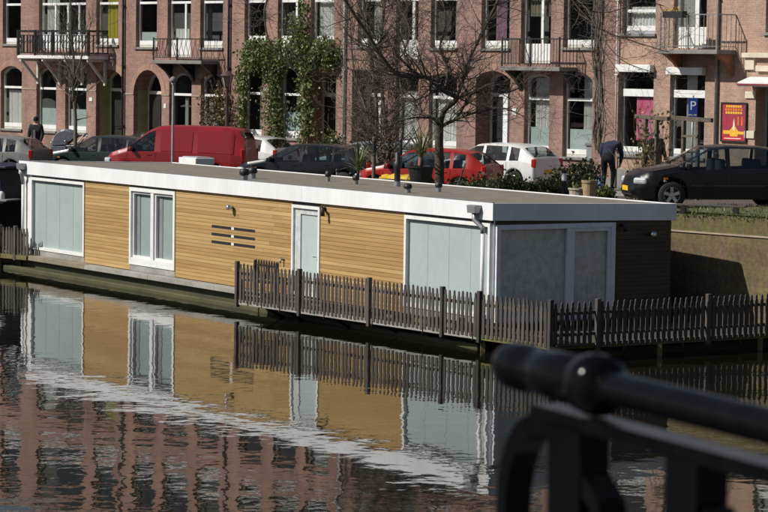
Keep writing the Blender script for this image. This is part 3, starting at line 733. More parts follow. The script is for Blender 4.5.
# openings along the long side: photo columns
WIN = [('w', 31.6, 85, 2.50, .575), ('w2', 130.3, 175.8, 2.50, .575), ('d', 292.6, 320.6, 2.48, .46), ('w', 405.5, 491.5, 2.50, .575)]
segs = []; prev = LB
for k, a, b, zt, zb_ in WIN:
    segs.append((prev, BX(a))); prev = BX(b)
segs.append((prev, -.0))
unit = MB(); unit.box(-.5, .5, -.5, .5, -.5, .5); plank_me = unit.mesh('plank', cedar)
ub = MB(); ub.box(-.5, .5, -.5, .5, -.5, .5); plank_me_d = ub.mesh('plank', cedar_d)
PH = .0885
def planks(me, x0, x1, z0, z1, place):
    z = z0
    while z < z1 - .02:
        h = min(PH, z1 - z); a = x0
        while a < x1 - .05:
            L = random.uniform(2.8, 5.2); b = min(a + L, x1)
            if x1 - b < .6: b = x1
            place(me, (a + b) / 2, b - a - .003, z + h / 2, h - .007); a = b
        z += PH
def put_front(me, xc, L, zc, h):
    link('plank', me, B, (xc, .008 + random.uniform(-.0015, .0015), zc), None, (L, .024, h))
MB().box(segs[0][0] + .02, segs[0][1] - .004, -.004, .03, ZW0, ZFB).build('corner_panel', white, B)
for a, b in segs[1:]:
    if b - a > .12: planks(plank_me, a + .004, b - .004, ZW0, ZFB, put_front)
# strips above and below the openings
for k, a, b, zt, zb_ in WIN:
    if k != 'd': planks(plank_me, BX(a) + .004, BX(b) - .004, ZW0 - .02, zb_ - .02, put_front) if False else MB().box(BX(a), BX(b), -.012, .03, .42, zb_ - .003).build('sill_board', ledgew, B)
    MB().box(BX(a), BX(b), .0, .03, zt + .002, ZFB).build('head_strip', blackpl, B)
def frame_box(x0, x1, z0, z1, fw, y0, y1, mat, parent, name):
    mb = MB(); ring(mb, contour(x0, x1, z0, z1, 0), contour(x0, x1, z0, z1, 0, fw), y0, y1); return mb.build(name, mat, parent)
for k, a, b, zt, zb_ in WIN:
    x0, x1 = BX(a), BX(b)
    if k == 'w':
        f = frame_box(x0, x1, zb_, zt, .075, -.035, .09, white, B, 'window')
        MB().box(x0 + .07, x1 - .07, .055, .06, zb_ + .07, zt - .07).build('frosted_pane', frost, f)
        pn = MB(); pn.face([(x0 + .07, .04, zb_ + .07), (x1 - .07, .04, zb_ + .07), (x1 - .07, .04, zt - .07), (x0 + .07, .04, zt - .07)]); pn.build('pane', glass('boat_glass%d' % int(a), (.97, .98, .98), base=.0), f)
        for j in range(1, 4):
            X = x0 + (x1 - x0) * j / 4; MB().box(X - .004, X + .004, .051, .054, zb_ + .08, zt - .08).build('blind_seam', frost_d, f)
    elif k == 'w2':
        f = frame_box(x0, x1, zb_, zt, .09, -.035, .11, white, B, 'window'); xm = x0 + (x1 - x0) * .50
        MB().box(xm - .075, xm + .075, -.025, .10, zb_ + .09, zt - .09).build('mullion', white, f, bevel=.005)
        MB().box(x0 + .09, x1 - .09, -.03, .10, zb_ + .091, zb_ + .17).build('bottom_rail', white, f, bevel=.005)
        for q0, q1 in ((x0 + .09, xm - .075), (xm + .075, x1 - .09)):
            g = frame_box(q0 + .002, q1 - .002, zb_ + .172, zt - .092, .06, .02, .10, white, f, 'sash')
            o = MB().box(q0 + .05, q1 - .05, .115, .12, zb_ + .2, zt - .14).build('frosted_pane', frost, f)
            pn = MB(); pn.face([(q0 + .05, .08, zb_ + .2), (q1 - .05, .08, zb_ + .2), (q1 - .05, .08, zt - .14), (q0 + .05, .08, zt - .14)]); pn.build('pane', gl_house, f)
            MB().box(q0 + .062, q0 + .062 + .20, .10, .112, zb_ + .2, zt - .14).build('jamb_shade_strip', greyfr, f)  # grey strip standing in for the shade of the left jamb
    else:
        f = frame_box(x0, x1, zb_, zt, .07, -.03, .09, white, B, 'door')
        lf = MB(); ring(lf, contour(x0 + .075, x1 - .075, zb_ + .03, zt - .075, 0), contour(x0 + .32, x1 - .16, zb_ + .28, zt - .2, 0), .02, .07); l = lf.build('door_leaf', grit((.60, .62, .62), name='door_white', rough=.4), f)
        MB().box(x0 + .31, x1 - .15, .05, .056, zb_ + .27, zt - .19).build('frosted_pane', frost, f)
        MB().tube([(x1 - .12, .03, 1.36), (x1 - .12, -.03, 1.36), (x1 - .26, -.03, 1.36)], .011, 6).build('door_handle', chrome, l)
# long ventilation slots with a white divider
v0, v1 = BX(212), BX(255.5); fz = [BP(233, q)[1] for q in (228.6, 236.4, 244.2)]
vb = MB(); vb.box(v0, v1, -.012, -.006, fz[2] - .05, fz[0] + .05)
for z in fz:
    s = MB().box(v0, v1, -.007, -.0055, z - .033, z + .033).build('vent_slot', blackpl, B)
    MB().box(BX(232), BX(234.6), -.016, -.0072, z - .03, z + .03).build('slot_divider', white, s)
def spot(px, py, kind):
    x, z = BP(px, py)
    if kind == 'lamp':
        o = MB().lathe([(.045, 0), (.05, -.02), (.03, -.05), (.05, -.07), (.055, -.14), (.0, -.14)], 12, (x, -.004, z), 'Y', caps=False).build('wall_lamp', chrome, B, smooth=True)
        MB().lathe([(.06, -.04), (.075, .05), (.0, .06)], 12, (x + .03, -.13, z - .01), 'Z', caps=False).build('lamp_hood', chrome, o, smooth=True)
    elif kind == 'hook':
        o = MB().lathe([(.05, 0), (.05, -.03), (.0, -.03)], 10, (x - .06, -.004, z + .05), 'Y', caps=False).build('wall_lamp', blackpl, B)
        MB().tube([(x - .06, -.02, z + .05), (x - .04, -.14, z + .09), (x + .04, -.14, z + .06), (x + .05, -.14, z - .10)], [.03, .035, .04, .05], 8).build('lamp_arm', blackpl, o, smooth=True)
    else:
        o = MB().tube([(x, 0, z), (x, -.08, z), (x, -.09, z - .08)], .022, 8).build('water_tap', zinc, B, smooth=True)
        MB().bar((x - .05, -.07, z + .05), (x + .05, -.07, z + .05), .02, .02).build('tap_handle', zinc, o)
spot(233, 207, 'lamp'); spot(327, 211.5, 'hook'); spot(283.5, 259.5, 'tap')
# rain hoppers and downpipes at both ends of the long side
def downpipe(px, dx=0):
    x = BX(px); mb = MB(); mb.prism([(x - .13, ZR - .22), (x - .16, ZR - .06), (x + .16, ZR - .06), (x + .13, ZR - .22)], -.24, -.082)
    o = mb.build('rain_hopper', zinc, B, bevel=.008)
    MB().tube([(x, -.16, ZR - .2), (x + .02, -.16, ZR - .36), (x + .12 + dx, -.10, ZR - .50), (x + .14 + dx, -.10, ZR - .62)], .05, 10).build('pipe_elbow', zinc, o, smooth=True)
    MB().tube([(x + .14 + dx, -.10, ZR - .60), (x + .14 + dx, -.10, .43)], .042, 10).build('downpipe', white, o, smooth=True)
downpipe(480.5, .1); downpipe(26.5, -.15)
MB().box(LB - .02, LB + .1, -.2, -.03, .42, 1.02).build('mooring_post', darkwood, B, bevel=.02)
# ---- the end wall (faces right, in shade): tall window pair, brown planks
def ey(px, py=240):
    P = on_plane(px, py, BC, BDIR); return (P - BC).dot(-BN)
e0, e1, e2 = .06, ey(614.5), WB
em = ey(569)
f = MB(); 
def end_ring(y0, y1, z0, z1, fw, xa, xb, mat, parent, nm):
    mb = MB(); ring(mb, contour(y0, y1, z0, z1, 0), contour(y0, y1, z0, z1, 0, fw), -xb, -xa); mb.v = [(-y_, x_, z_) for x_, y_, z_ in mb.v]; return mb.build(nm, mat, parent)
f = end_ring(e0, e1, .50, 2.47, .10, -.06, .04, alu, B, 'window')
MB().box(-.05, .035, em - .06, em + .06, .60, 2.37).build('mullion', alu, f, bevel=.005)
end_ring(em + .062, e1 - .102, .602, 2.368, .07, -.04, .02, alu, f, 'sash')
for q0, q1 in ((e0 + .09, em - .05), (em + .05, e1 - .09)):
    pn = MB(); pn.face([(-.02, q0, .58), (-.02, q1, .58), (-.02, q1, 2.38), (-.02, q0, 2.38)]); pn.build('pane', gl_dark, f)
MB().box(-.09, -.07, e0, e1, .45, 2.5).build('roller_blind', grit((.78, .79, .77), name='grey_blind', rough=.9), f)
def put_end(me, yc, L, zc, h):
    link('plank', me, B, (-.008 + random.uniform(-.0015, .0015), yc, zc), None, (.024, L, h))
MB().box(-.04, -.022, e1, WB - .02, .3, 2.56).build('end_backing', blackpl, B)
MB().box(-.04, -.022, e0, e1, 2.47, 2.56).build('head_backing', blackpl, B)
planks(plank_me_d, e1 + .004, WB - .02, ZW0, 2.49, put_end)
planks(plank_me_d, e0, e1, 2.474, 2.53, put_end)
yy, zz = ey(648.5, 234), on_plane(648.5, 234, BC, BDIR).z
o = MB().lathe([(.05, 0), (.05, .03), (.03, .06), (.06, .08), (.06, .2), (.0, .2)], 12, (.004, yy, zz), 'X', caps=False).build('wall_lamp', chrome, B, smooth=True)
yy = ey(621, 226); MB().tube([(0, yy, 2.40), (.12, yy, 2.43), (.13, yy + .03, 2.28)], [.03, .04, .05], 8).build('wall_lamp', blackpl, B, smooth=True)
# ---- things standing on the roof
def roof_spot(px, py):
    z = ZR - .02
    for _ in range(3):
        P = at_z(px, py, z); d = P - BC; y = d.dot(-BN); z = rz_(0, y) - .02
    return d.dot(BDIR), y, z
def vent(px, py, hpx, r=.07):
    x, y, z = roof_spot(px, py); P = BC + BDIR * x - BN * y; s = FPX / P.y; h = hpx / s
    o = MB().lathe([(r * .82, -.02), (r * .82, h * .55)], 14, (x, y, z), caps=False).build('roof_vent', zinc, B, smooth=True)
    MB().lathe([(r * .9, h * .45), (r * 1.15, h * .5), (r * 1.2, h * .72), (r * .9, h * .95), (0.001, h)], 14, (x, y, z), caps=False).build('vent_cap', blackpl, o, smooth=True)
for px, py, hp, r in ((244.3, 181, 13, .10), (252.4, 178.4, 11.5, .10), (328, 181.5, 11, .065), (337, 174.5, 6, .035), (355.8, 184.3, 9.5, .07), (407.7, 192.8, 9.5, .08), (438.6, 191.8, 10, .07)): vent(px, py, hp, r)
x, y, z = roof_spot(397.2, 186.3)
o = MB().lathe([(.075, -.02), (.075, .12)], 14, (x, y, z), caps=False).build('flue', zinc, B, smooth=True)
MB().lathe([(.07, .10), (.07, .40), (.085, .42), (.085, .56), (.062, .58), (.062, .78), (.0, .80)], 14, (x, y, z), caps=False).build('flue_pipe', blackpl, o, smooth=True)
x, y, z = roof_spot(196.5, 163.5)
o = MB().box(x - .5, x + .5, y - .3, y + .3, z - .02, z + .17).build('skylight', white, B, bevel=.02)
MB().box(x - .42, x + .42, y - .22, y + .22, z + .171, z + .2).build('skylight_dome', lampglass, o, bevel=.015)

# ================================================================== JETTY AND PICKET FENCES
ZD = .36
def jet(px, py): return at_z(px, py, ZD - .06)
F0 = jet(237, 301.0); F1 = jet(550, 346.5); F2 = jet(768, 334.7)
F2 = F1 + (F2 - F1) * 1.35
# picket with a rounded head; heights come out of the photograph: 0.85 m
pk = MB(); w2 = .040; th = .011
prof = [(-w2, 0), (w2, 0), (w2, .74), (w2 * .55, .79), (w2 * .62, .82), (w2 * .4, .86), (0, .875), (-w2 * .4, .86), (-w2 * .62, .82), (-w2 * .55, .79), (-w2, .74)]
pk.prism(prof, -th, th); picket_me = pk.mesh('picket', oldwood)
def fence(name, label, A, Bp, spacing, posts, h=1.0, rail_side=1, postskip=()):
    d = Bp - A; d.z = 0; L = d.length; root = empty(name, A, math.atan2(d.y, d.x)); tag(root, label, 'fence', 'picket fences round the jetty')
    for z in (.18, .60):
        MB().box(0, L, .012 * rail_side + (.0 if rail_side > 0 else -.035), .047 * rail_side + (.0 if rail_side > 0 else .035), z * h, z * h + .06).build('rail', oldwood, root)
    n = int(L / spacing)
    for i in range(n + 1):
        x = i * L / n
        if any(abs(x - q * L) < spacing * .4 for q in posts): continue
        o = link('picket', picket_me, root, (x + random.uniform(-.006, .006), 0, -.02 + random.uniform(-.012, .012)), (random.uniform(-.012, .012), random.uniform(-.014, .014), random.uniform(-.05, .05)), (random.uniform(.94, 1.06), 1, h))
    for q in posts:
        MB().box(-.045, .045, -.045, .045, -.13, .90 * h).build('post', oldwood, root, bevel=.008, loc=(q * L, 0, 0))
    return root
fence('picket_fence', 'weathered picket fence along the long side of the houseboat', F0, F1, .137, (0, .225, .46, .69, .80, 1.0), 1.0, 1)
fence('picket_fence', 'shaded picket fence across the dark end of the houseboat', F1 + Vector((.1, .05, 0)), F2, .137, (.14, .52, 1.0), .98, 1)
# jetty decking: boards between the boat and the fence line, and the end terrace; bearer, brackets
J = empty('jetty', F1, 0); tag(J, 'low wooden jetty deck wrapping round the corner of the houseboat', 'jetty')
def jl(P): return P - F1
d = (F1 - F0); d.z = 0; L = d.length; dn = d.normalized(); back = Vector((-dn.y, dn.x, 0))
if back.dot(BN) > 0: back = -back
def beam(name, A, Bp, wd, hh, mat):
    MB().bar(jl(A), jl(Bp), wd, hh).build(name, mat, J, bevel=.006)
up = Vector((0, 0, 1))
beam('edge_beam', F0 - up * .02 + back * .03, F0 + dn * L * .80 - up * .02 + back * .03, .05, .11, ledgew)
beam('edge_beam', F0 + dn * L * .80 - up * .02 + back * .03, F1 - up * .02 + back * .03, .05, .11, greenwood)
d2 = (F2 - F1); L2 = d2.length; d2n = d2.normalized(); back2 = Vector((-d2n.y, d2n.x, 0))
if back2.y < 0: back2 = -back2
beam('edge_beam', F1 - up * .02 + back2 * .05, F2 - up * .02 + back2 * .05, .06, .11, greenwood)
bm = MB(); bm.box(-.5, .5, -.5, .5, -.5, .5); board_me = bm.mesh('deck_board', oldwood)
def board(P, L_, ang, w_=.14): return link('deck_board', board_me, J, jl(P), (0, 0, ang), (L_, w_, .03))
nb = int(L / .146); ang = math.atan2(back.y, back.x)
sideoff = .0
for i in range(nb + 1):
    P = F0 + dn * (i * .146 + .07); gap = abs((P - BC).dot(BN)) - .33
    if (P - BC).dot(BDIR) > .1: gap = .95
    if gap > .1: board(P + back * (gap / 2 + .08) + up * .01, gap, ang)
# end terrace: long boards parallel to the end fence
ang2 = math.atan2(d2n.y, d2n.x)
for i in range(17):
    P = F1 + d2n * (L2 / 2 + .45) + back2 * (.15 + i * .146) + up * .01
    board(P, L2 - .8, ang2)
for i in range(5): beam('cross_bearer', F1 + d2n * (.4 + i * L2 / 5) - up * .1 + back2 * .1, F1 + d2n * (.4 + i * L2 / 5) - up * .1 + back2 * 2.6, .08, .12, darkwood)
for q in (.1, .17, .33, .5, .62, .8):
    P = F0 + dn * L * q; beam('strut', P + back * .05 - up * .08, P + back * .8 - up * .42, .04, .05, darkwood)
for q in (.04, .09, .155, .31, .47, .63, .78):
    P = F0 + dn * L * q; beam('rust_strap', P - up * .11 - back * .006, P + up * .05 - back * .006, .035, .008, rust)
for P in (F0 + dn * L * .8, F0 + dn * L * .93, F1 + d2n * .05, F1 + d2n * L2 * .35, F1 + d2n * L2 * .7):
    beam('pile', P + back * .1 - up * .06, P + back * .1 - up * 1.0, .10, .10, greenwood)
# floating timber under the end terrace
beam('floating_log', F1 + back2 * .6 - up * .28, F2 + back2 * .6 - up * .28, .4, .3, hullm)

# left fence and its landing
zl = .62
A = at_z(-14, 252.5, .40); Bq = at_z(27, 256.5, .40)
fence('picket_fence', 'short picket fence beyond the downpipe at the far end of the houseboat', A, Bq, .125, (.35, .72), .88, 1)
LJ = empty('landing', A, 0); tag(LJ, 'narrow grey landing stage under the short picket fence', 'landing')
d3 = (Bq - A).normalized(); b3 = Vector((-d3.y, d3.x, 0)); b3 = b3 if b3.y > 0 else -b3
MB().bar(d3 * -1 - up * .04, (Bq - A) - up * .04, .06, .12).build('edge_beam', greenwood, LJ)
for i in range(5): MB().bar(d3 * -1 + b3 * (.12 + i * .15) - up * .01, (Bq - A) * .98 + b3 * (.12 + i * .15) - up * .01, .14, .03).build('deck_board', oldwood, LJ)
for q in (.1, .6): MB().bar((Bq - A) * q + b3 * .3 - up * .06, (Bq - A) * q + b3 * .3 - up * 1.0, .12, .12).build('pile', greenwood, LJ)

# dark garden bench on the jetty behind the fence
bx_ = BX(254, 290, .75); BE = empty('garden_bench', BC + BDIR * bx_ + BN * .62 + Vector((0, 0, ZD)), BROT); BE.scale = (.9, .9, .86); tag(BE, 'dark slatted garden bench on the jetty against the cedar wall', 'bench')
for x in (-.55, .55):
    for y in (-.2, .2): MB().box(x - .03, x + .03, y - .03, y + .03, 0, .42 if y < 0 else .95).build('leg', darkwood, BE)
for k in range(4): MB().box(-.6, .6, -.2 + k * .11, -.11 + k * .11, .42, .45).build('seat_slat', darkwood, BE)
for k in range(9):
    bs = MB(); bs.prism([(-.03, .48), (.03, .48), (.03, .93), (.0, .97), (-.03, .93)], -.012, .012); bs.build('back_slat', darkwood, BE, loc=(-.52 + k * .13, .21, 0))
MB().box(-.58, .58, .19, .215, .80, .86).build('back_rail', darkwood, BE)

# ================================================================== VEHICLES
def tab(pts): return lambda x: lerp_tab(pts, x)
HATCH = dict(L=4.1, top=[(-2.05, .62), (-2.0, .95), (-1.93, 1.06), (-1.50, 1.37), (-1.0, 1.44), (-.2, 1.46), (.3, 1.42), (1.08, .98), (1.65, .86), (1.95, .72), (2.05, .52)],
    belt=[(-2.05, .55), (-2.0, .88), (-1.5, .95), (0, .91), (1.08, .87), (1.65, .77), (1.95, .62), (2.05, .45)],
    hw=[(-2.05, .66), (-1.97, .78), (-1.6, .84), (-.5, .86), (1.0, .86), (1.6, .82), (1.9, .68), (2.05, .46)], bot=[(-2.05, .36), (-1.95, .24), (1.9, .20), (2.05, .32)],
    wheels=(-1.28, 1.27), r=.31, win=[(.0, 1.02), (-.95, -.10), (-1.42, -1.05)], shield=(.36, 1.04), rear=(-1.92, -1.52), panels=())
SALOON = dict(HATCH, L=4.4, top=[(-2.2, .6), (-2.15, .95), (-1.95, 1.08), (-1.35, 1.36), (-.8, 1.43), (-.1, 1.45), (.4, 1.41), (1.2, .98), (1.85, .86), (2.12, .72), (2.2, .52)],
    belt=[(-2.2, .55), (-2.1, .9), (-1.5, .96), (0, .92), (1.2, .88), (1.85, .76), (2.1, .6), (2.2, .45)], hw=[(-2.2, .66), (-2.1, .78), (-1.7, .85), (-.5, .87), (1.1, .87), (1.75, .82), (2.03, .70), (2.2, .44)],
    bot=[(-2.2, .36), (-2.1, .24), (2.05, .20), (2.2, .32)], wheels=(-1.33, 1.33), r=.32, win=[(.06, 1.12), (-.93, -.04), (-1.38, -1.02)], shield=(.46, 1.16), rear=(-1.9, -1.4))
VAN = dict(L=4.75, top=[(-2.37, .6), (-2.35, 1.15), (-2.28, 1.6), (-2.12, 1.80), (-1.6, 1.87), (0, 1.89), (.55, 1.86), (.85, 1.74), (1.55, 1.20), (2.1, 1.02), (2.3, .82), (2.38, .5)],
    belt=[(-2.37, .55), (-2.3, 1.0), (0, 1.08), (1.5, 1.06), (2.05, .9), (2.3, .7), (2.38, .42)], hw=[(-2.37, .78), (-2.3, .86), (-1.9, .91), (1.2, .92), (1.8, .88), (2.15, .78), (2.38, .5)],
    bot=[(-2.37, .36), (-2.25, .26), (2.2, .22), (2.38, .34)], wheels=(-1.35, 1.48), r=.33, win=[(.62, 1.52)], shield=(.86, 1.52), rear=(-2.30, -2.2), panels=((-.62, .42), (-1.98, -.80)))
def car(name, label, cat, loc, heading, pm, sp, group='cars parked along the canal street', lights=True, spokes=5):
    root = empty(name, loc, heading); tag(root, label, cat, group)
    top, belt, hw, bot = tab(sp['top']), tab(sp['belt']), tab(sp['hw']), tab(sp['bot']); r = sp['r']; L = sp['L']
    def zbot(x):
        z = bot(x)
        for wx in sp['wheels']:
            R_ = r + .055
            if abs(x - wx) < R_: z = max(z, r + math.sqrt(R_ * R_ - (x - wx) ** 2))
        return z
    def sect(x):
        w, zb, be, tp = hw(x), zbot(x), belt(x), max(top(x), belt(x) + .02); h = tp - be
        zl = min(zb + .02, be - .06)
        return [(w - .14, zl), (w - .025, zl + .004), (w, min(max(.45, zb + .05), be - .04)), (w + .004, be * .80 if be * .8 > zb + .06 else be - .03), (w - .018, be - .02), (w - .045, be),
                (w - .06 - .27 * h * .88, be + .88 * h), (w - .13 - .29 * h, be + .97 * h), (w * .45, tp + .012), (0, tp + .02)]
    N = 116; xs = [-L / 2 + L * i / N for i in range(N + 1)]
    for wx in sp['wheels']: xs += [wx - r - .0555, wx - r - .0545, wx + r + .0545, wx + r + .0555]
    xs = sorted(xs); secs = []
    for x in xs:
        s = sect(x); secs.append([(x, -y, z) for y, z in s] + [(x, y, z) for y, z in reversed(s[:-1])])
    mb = MB(); n = len(secs[0])
    for s in secs: mb.v += s
    for i in range(len(secs) - 1):
        xm_ = (xs[i] + xs[i + 1]) / 2; hh_ = top(xm_) - belt(xm_)
        gs_ = hh_ > .14 and any(a_ < xm_ < b_ for a_, b_ in sp['win']); gt_ = sp['shield'][0] < xm_ < sp['shield'][1] or sp['rear'][0] < xm_ < sp['rear'][1]
        for k in range(n - 1):
            if (gs_ and k in (5, 12)) or (gt_ and k in (7, 8, 9, 10)): continue
            mb.f.append((i * n + k, i * n + k + 1, (i + 1) * n + k + 1, (i + 1) * n + k)); mb.m.append(0)
    mb.f.append(tuple(range(n))); mb.f.append(tuple(reversed(range((len(secs) - 1) * n, len(secs) * n)))); mb.m += [0, 0]
    mb.f = [f[::-1] for f in mb.f]
    body = mb.build('body', pm, root, smooth=True)
    sm = body.modifiers.new('split', 'EDGE_SPLIT'); sm.split_angle = R(38)
    # floor pan and inner wheel wells
    MB().box(-L / 2 + .15, L / 2 - .15, -.62, .62, .22, .5).build('underbody', blackpl, root)
    def side_y(x, f):
        w, be, tp = hw(x), belt(x), top(x); h = tp - be; ya = w - .045; yb = w - .06 - .27 * h * .88; g = f / .88; return ya + (yb - ya) * g, be + f * h
    def patch(x0, x1, f0, f1, off, mat, nm, par):
        for s in (-1, 1):
            mb = MB(); k = 16
            ex = [x0 + (x1 - x0) * i / k for i in range(k + 1)]; ex = [x for x in ex if top(x) - belt(x) > .14]
            for a, b in zip(ex, ex[1:]):
                q = []
                for x, f in ((a, f0), (b, f0), (b, f1), (a, f1)):
                    y, z = side_y(x, f); q.append((x, s * (y + off), z))
                mb.face(q if s < 0 else q[::-1])
            if mb.f: mb.build(nm, mat, par, smooth=True)
    for a, b in sp['win']: patch(a, b, .0, .88, .0, gl_car, 'side_window', root)
    for a, b in sp['panels']: patch(a, b, .02, .80, .014, pm, 'side_panel', root)
    for (a, b), nm, kk in ((sp['shield'], 'windscreen', 0), (sp['rear'], 'rear_window', 1)):
        mb = MB(); k = 8
        for i in range(k):
            q = []
            for x in (a + (b - a) * i / k, a + (b - a) * (i + 1) / k):
                s = sect(x); q.append([(s[7][0], s[7][1]), (s[8][0], s[8][1]), (0, s[9][1])])
            x0, x1 = a + (b - a) * i / k, a + (b - a) * (i + 1) / k
            for sgn in (-1, 1):
                for j in range(2):
                    f = [(x0, sgn * q[0][j][0], q[0][j][1]), (x1, sgn * q[1][j][0], q[1][j][1]), (x1, sgn * q[1][j + 1][0], q[1][j + 1][1]), (x0, sgn * q[0][j + 1][0], q[0][j + 1][1])]
                    mb.face(f if sgn < 0 else f[::-1])
        mb.build(nm, gl_car, root, smooth=True)
    # seats show as dark shapes through the glass
    for x in (.1, -.75):
        for s in (-.36, .36): MB().box(x - .1, x + .06, s - .2, s + .2, .5, 1.14).build('seat_back', cloth_bl, root, bevel=.05)
    for wx in sp['wheels']:
        for s in (-1, 1):
            yo = s * (hw(wx) - .10)
            ty = MB().lathe([(r * .62, -.09), (r * .93, -.095), (r, -.06), (r, .06), (r * .93, .095), (r * .62, .09)], 28, (0, 0, 0), 'Y', caps=False).build('wheel', tyre, root, smooth=True, loc=(wx, yo, r))
            rb = MB(); rb.lathe([(r * .64, -.03), (r * .66, .075), (r * .58, .085), (r * .54, .02)], 24, (0, 0, 0), 'Y', caps=False)
            for i in range(spokes):
                an = 2 * math.pi * i / spokes + .3; rb.bar((.02 * math.cos(an), .062, .02 * math.sin(an)), (r * .58 * math.cos(an), .072, r * .58 * math.sin(an)), .075, .03, up=(0, 1, 0))
            rb.lathe([(.05, .05), (.05, .085), (.001, .09)], 12, (0, 0, 0), 'Y', caps=False)
            if s < 0: rb.v = [(x_, -y_, z_) for x_, y_, z_ in rb.v]; rb.f = [f[::-1] for f in rb.f]
            rb.build('rim', rimm, ty, smooth=False)
            MB().lathe([(r * .53, -.02), (r * .53, .03)], 20, (0, 0, 0), 'Y').build('brake_disc', blackpl, ty)
            MB().box(wx - r - .03, wx + r + .03, yo - .13 if s > 0 else yo - .02, yo + .02 if s > 0 else yo + .13, .3, r * 2 + .02).build('wheel_well', blackpl, root) if False else None
    xf, xr = L / 2, -L / 2
    for s in (-1, 1):
        hx = xf - .23; hwid = hw(hx)
        o = MB(); o.cbox((hx, s * (hwid - .135), belt(hx) - .05), (.34, .26, .15), Matrix.Rotation(-s * .75, 3, 'Z')); o.build('headlight', lampglass, root, bevel=.045)
        tx = xr + .10; o = MB(); o.cbox((tx, s * (hw(tx) - .085), .88 if sp is not VAN else .95), (.14, .16, .28 if sp is not VAN else .5), Matrix.Rotation(s * .35, 3, 'Z')); o.build('tail_light', redglass, root, bevel=.03)
        mx = sp['win'][0][1] - .16; y = side_y(mx, .1)[0]
        o = MB(); o.cbox((mx, s * (y + .11), belt(mx) + .09), (.10, .19, .13)); o.build('mirror', pm, root, bevel=.035)
        ix = L / 2 - .72; MB().box(ix - .05, ix + .05, s * (hw(ix) + .004) - .006, s * (hw(ix) + .004) + .006, .68, .72).build('indicator', orange, root)
        for wx_ in sp['win'][:2]:
            hx2 = wx_[0] + .14; MB().box(hx2 - .08, hx2 + .08, s * (hw(hx2) - .004) - .012, s * (hw(hx2) - .004) + .012, belt(hx2) - .12, belt(hx2) - .085).build('door_handle', pm, root, bevel=.006)
        for dx in ([sp['win'][0][0] - .05] + ([sp['win'][1][0] - .04] if len(sp['win']) > 1 else [])) + [sp['win'][0][1] + .02]:
            MB().box(dx - .003, dx + .003, s * (hw(dx) + .0035) - .003, s * (hw(dx) + .0035) + .003, .34, belt(dx) - .03).build('door_gap', blackpl, root)
        MB().box(-L * .2, L * .2, s * (hw(0) + .006) - .008, s * (hw(0) + .006) + .008, .52, .56).build('side_trim', blackpl, root, bevel=.004)
    fb = MB(); fb.cbox((xf - .05, 0, .36), (.08, .9, .14)); fb.build('grille', blackpl, root, bevel=.02)
    MB().cbox((xf + .012, 0, .45), (.02, .5, .11)).build('number_plate', plate, root); MB().cbox((xr - .012, 0, .62), (.02, .5, .11)).build('number_plate', plate, root)
    return root
def head(deg): return R(deg)          # heading: 180 = pointing left in the picture, >180 = turning towards the canal
# right: black hatchback with its nose to the left, near the quay
c0 = at_z(671, 208.5, zs(21.2)); rc = car('parked_car', 'black hatchback on the quay edge, its yellow plate towards the bending man', 'car', (0, 0, 0), head(189), p_blk, SALOON)
rc.location = c0 - Matrix.Rotation(head(189), 3, 'Z') @ Vector((1.33, .78, 0)); u_, w_ = to_uw(rc.location); rc.location.z = zs(u_) + .01
def carx(px, depth, deg, *a, dz=0):
    P = street_at(px, depth); P.z += .005 + dz
    return car(a[0], a[1], a[2], P, head(deg), *a[3:])
carx(180.5, 86.5, 168, 'delivery_van', 'dark red delivery van with blank side panels, parked behind the houseboat', 'van', p_red, VAN)
carx(310, 82.5, 163, 'parked_car', 'black car parked between the red van and the small bright red car', 'car', p_navy, SALOON)
carx(428, 76.8, 158, 'parked_car', 'bright red hatchback parked behind the bare tree', 'car', p_red2, HATCH)
carx(497, 85.5, 141, 'parked_car', 'white hatchback seen from behind, beside the brick house door', 'car', p_wht, HATCH)
carx(109, 91.5, 162, 'parked_car', 'dark teal car in front of the red van bonnet', 'car', p_teal, SALOON)
carx(152, 99, 150, 'parked_car', 'dark car across the street behind the red van bonnet', 'car', p_navy, HATCH)
carx(-12, 90.0, 160, 'parked_car', 'grey car partly seen beside the man in the dark jacket', 'car', p_grey, HATCH)
carx(238, 93, 150, 'parked_car', 'white car hidden between the red van and the black car', 'car', p_wht, HATCH)
carx(374, 86.5, 150, 'parked_car', 'pale blue grey car behind the bright red hatchback', 'car', p_sil, SALOON)

# ================================================================== BARGE AT THE LEFT
A0 = at_z(20, 262, 0.0)
barge = empty('moored_barge', A0 + Vector((.0, 2.2, 0)), R(180 - 20)); tag(barge, 'dark barge with black hull and navy blue cabin beyond the houseboat', 'barge')
mb = MB(); st = []
for i in range(13):
    x = i * .75; w = 1.7 * min(1, math.sqrt(max(.001, i / 4.0)) if i < 4 else 1); sh = 1.75 - .12 * min(i, 3) / 3
    st.append([(x, -w * .75, -.4), (x - .1, -w, .5), (x - .15, -w * 1.02, sh), (x - .15, w * 1.02, sh), (x - .1, w, .5), (x, w * .75, -.4)])
for s in st: mb.v += s
for i in range(12):
    for k in range(5): mb.f.append((i * 6 + k, (i + 1) * 6 + k, (i + 1) * 6 + k + 1, i * 6 + k + 1)); mb.m.append(0)
mb.f.append((0, 1, 2, 3, 4, 5)); mb.m.append(0)
mb.build('hull', grit((.012, .012, .013), (.025, .02, .016), 'black_hull', .5, 2, .6), barge)
cb = MB(); cb.prism([(.2, 1.6), (8.8, 1.6), (8.8, 2.55), (.35, 2.55)], -1.25, 1.25); cb.build('cabin', bluebox, barge, bevel=.06)
MB().box(.1, 8.9, -1.32, 1.32, 2.55, 2.62).build('cabin_roof', bluebox, barge, bevel=.02)
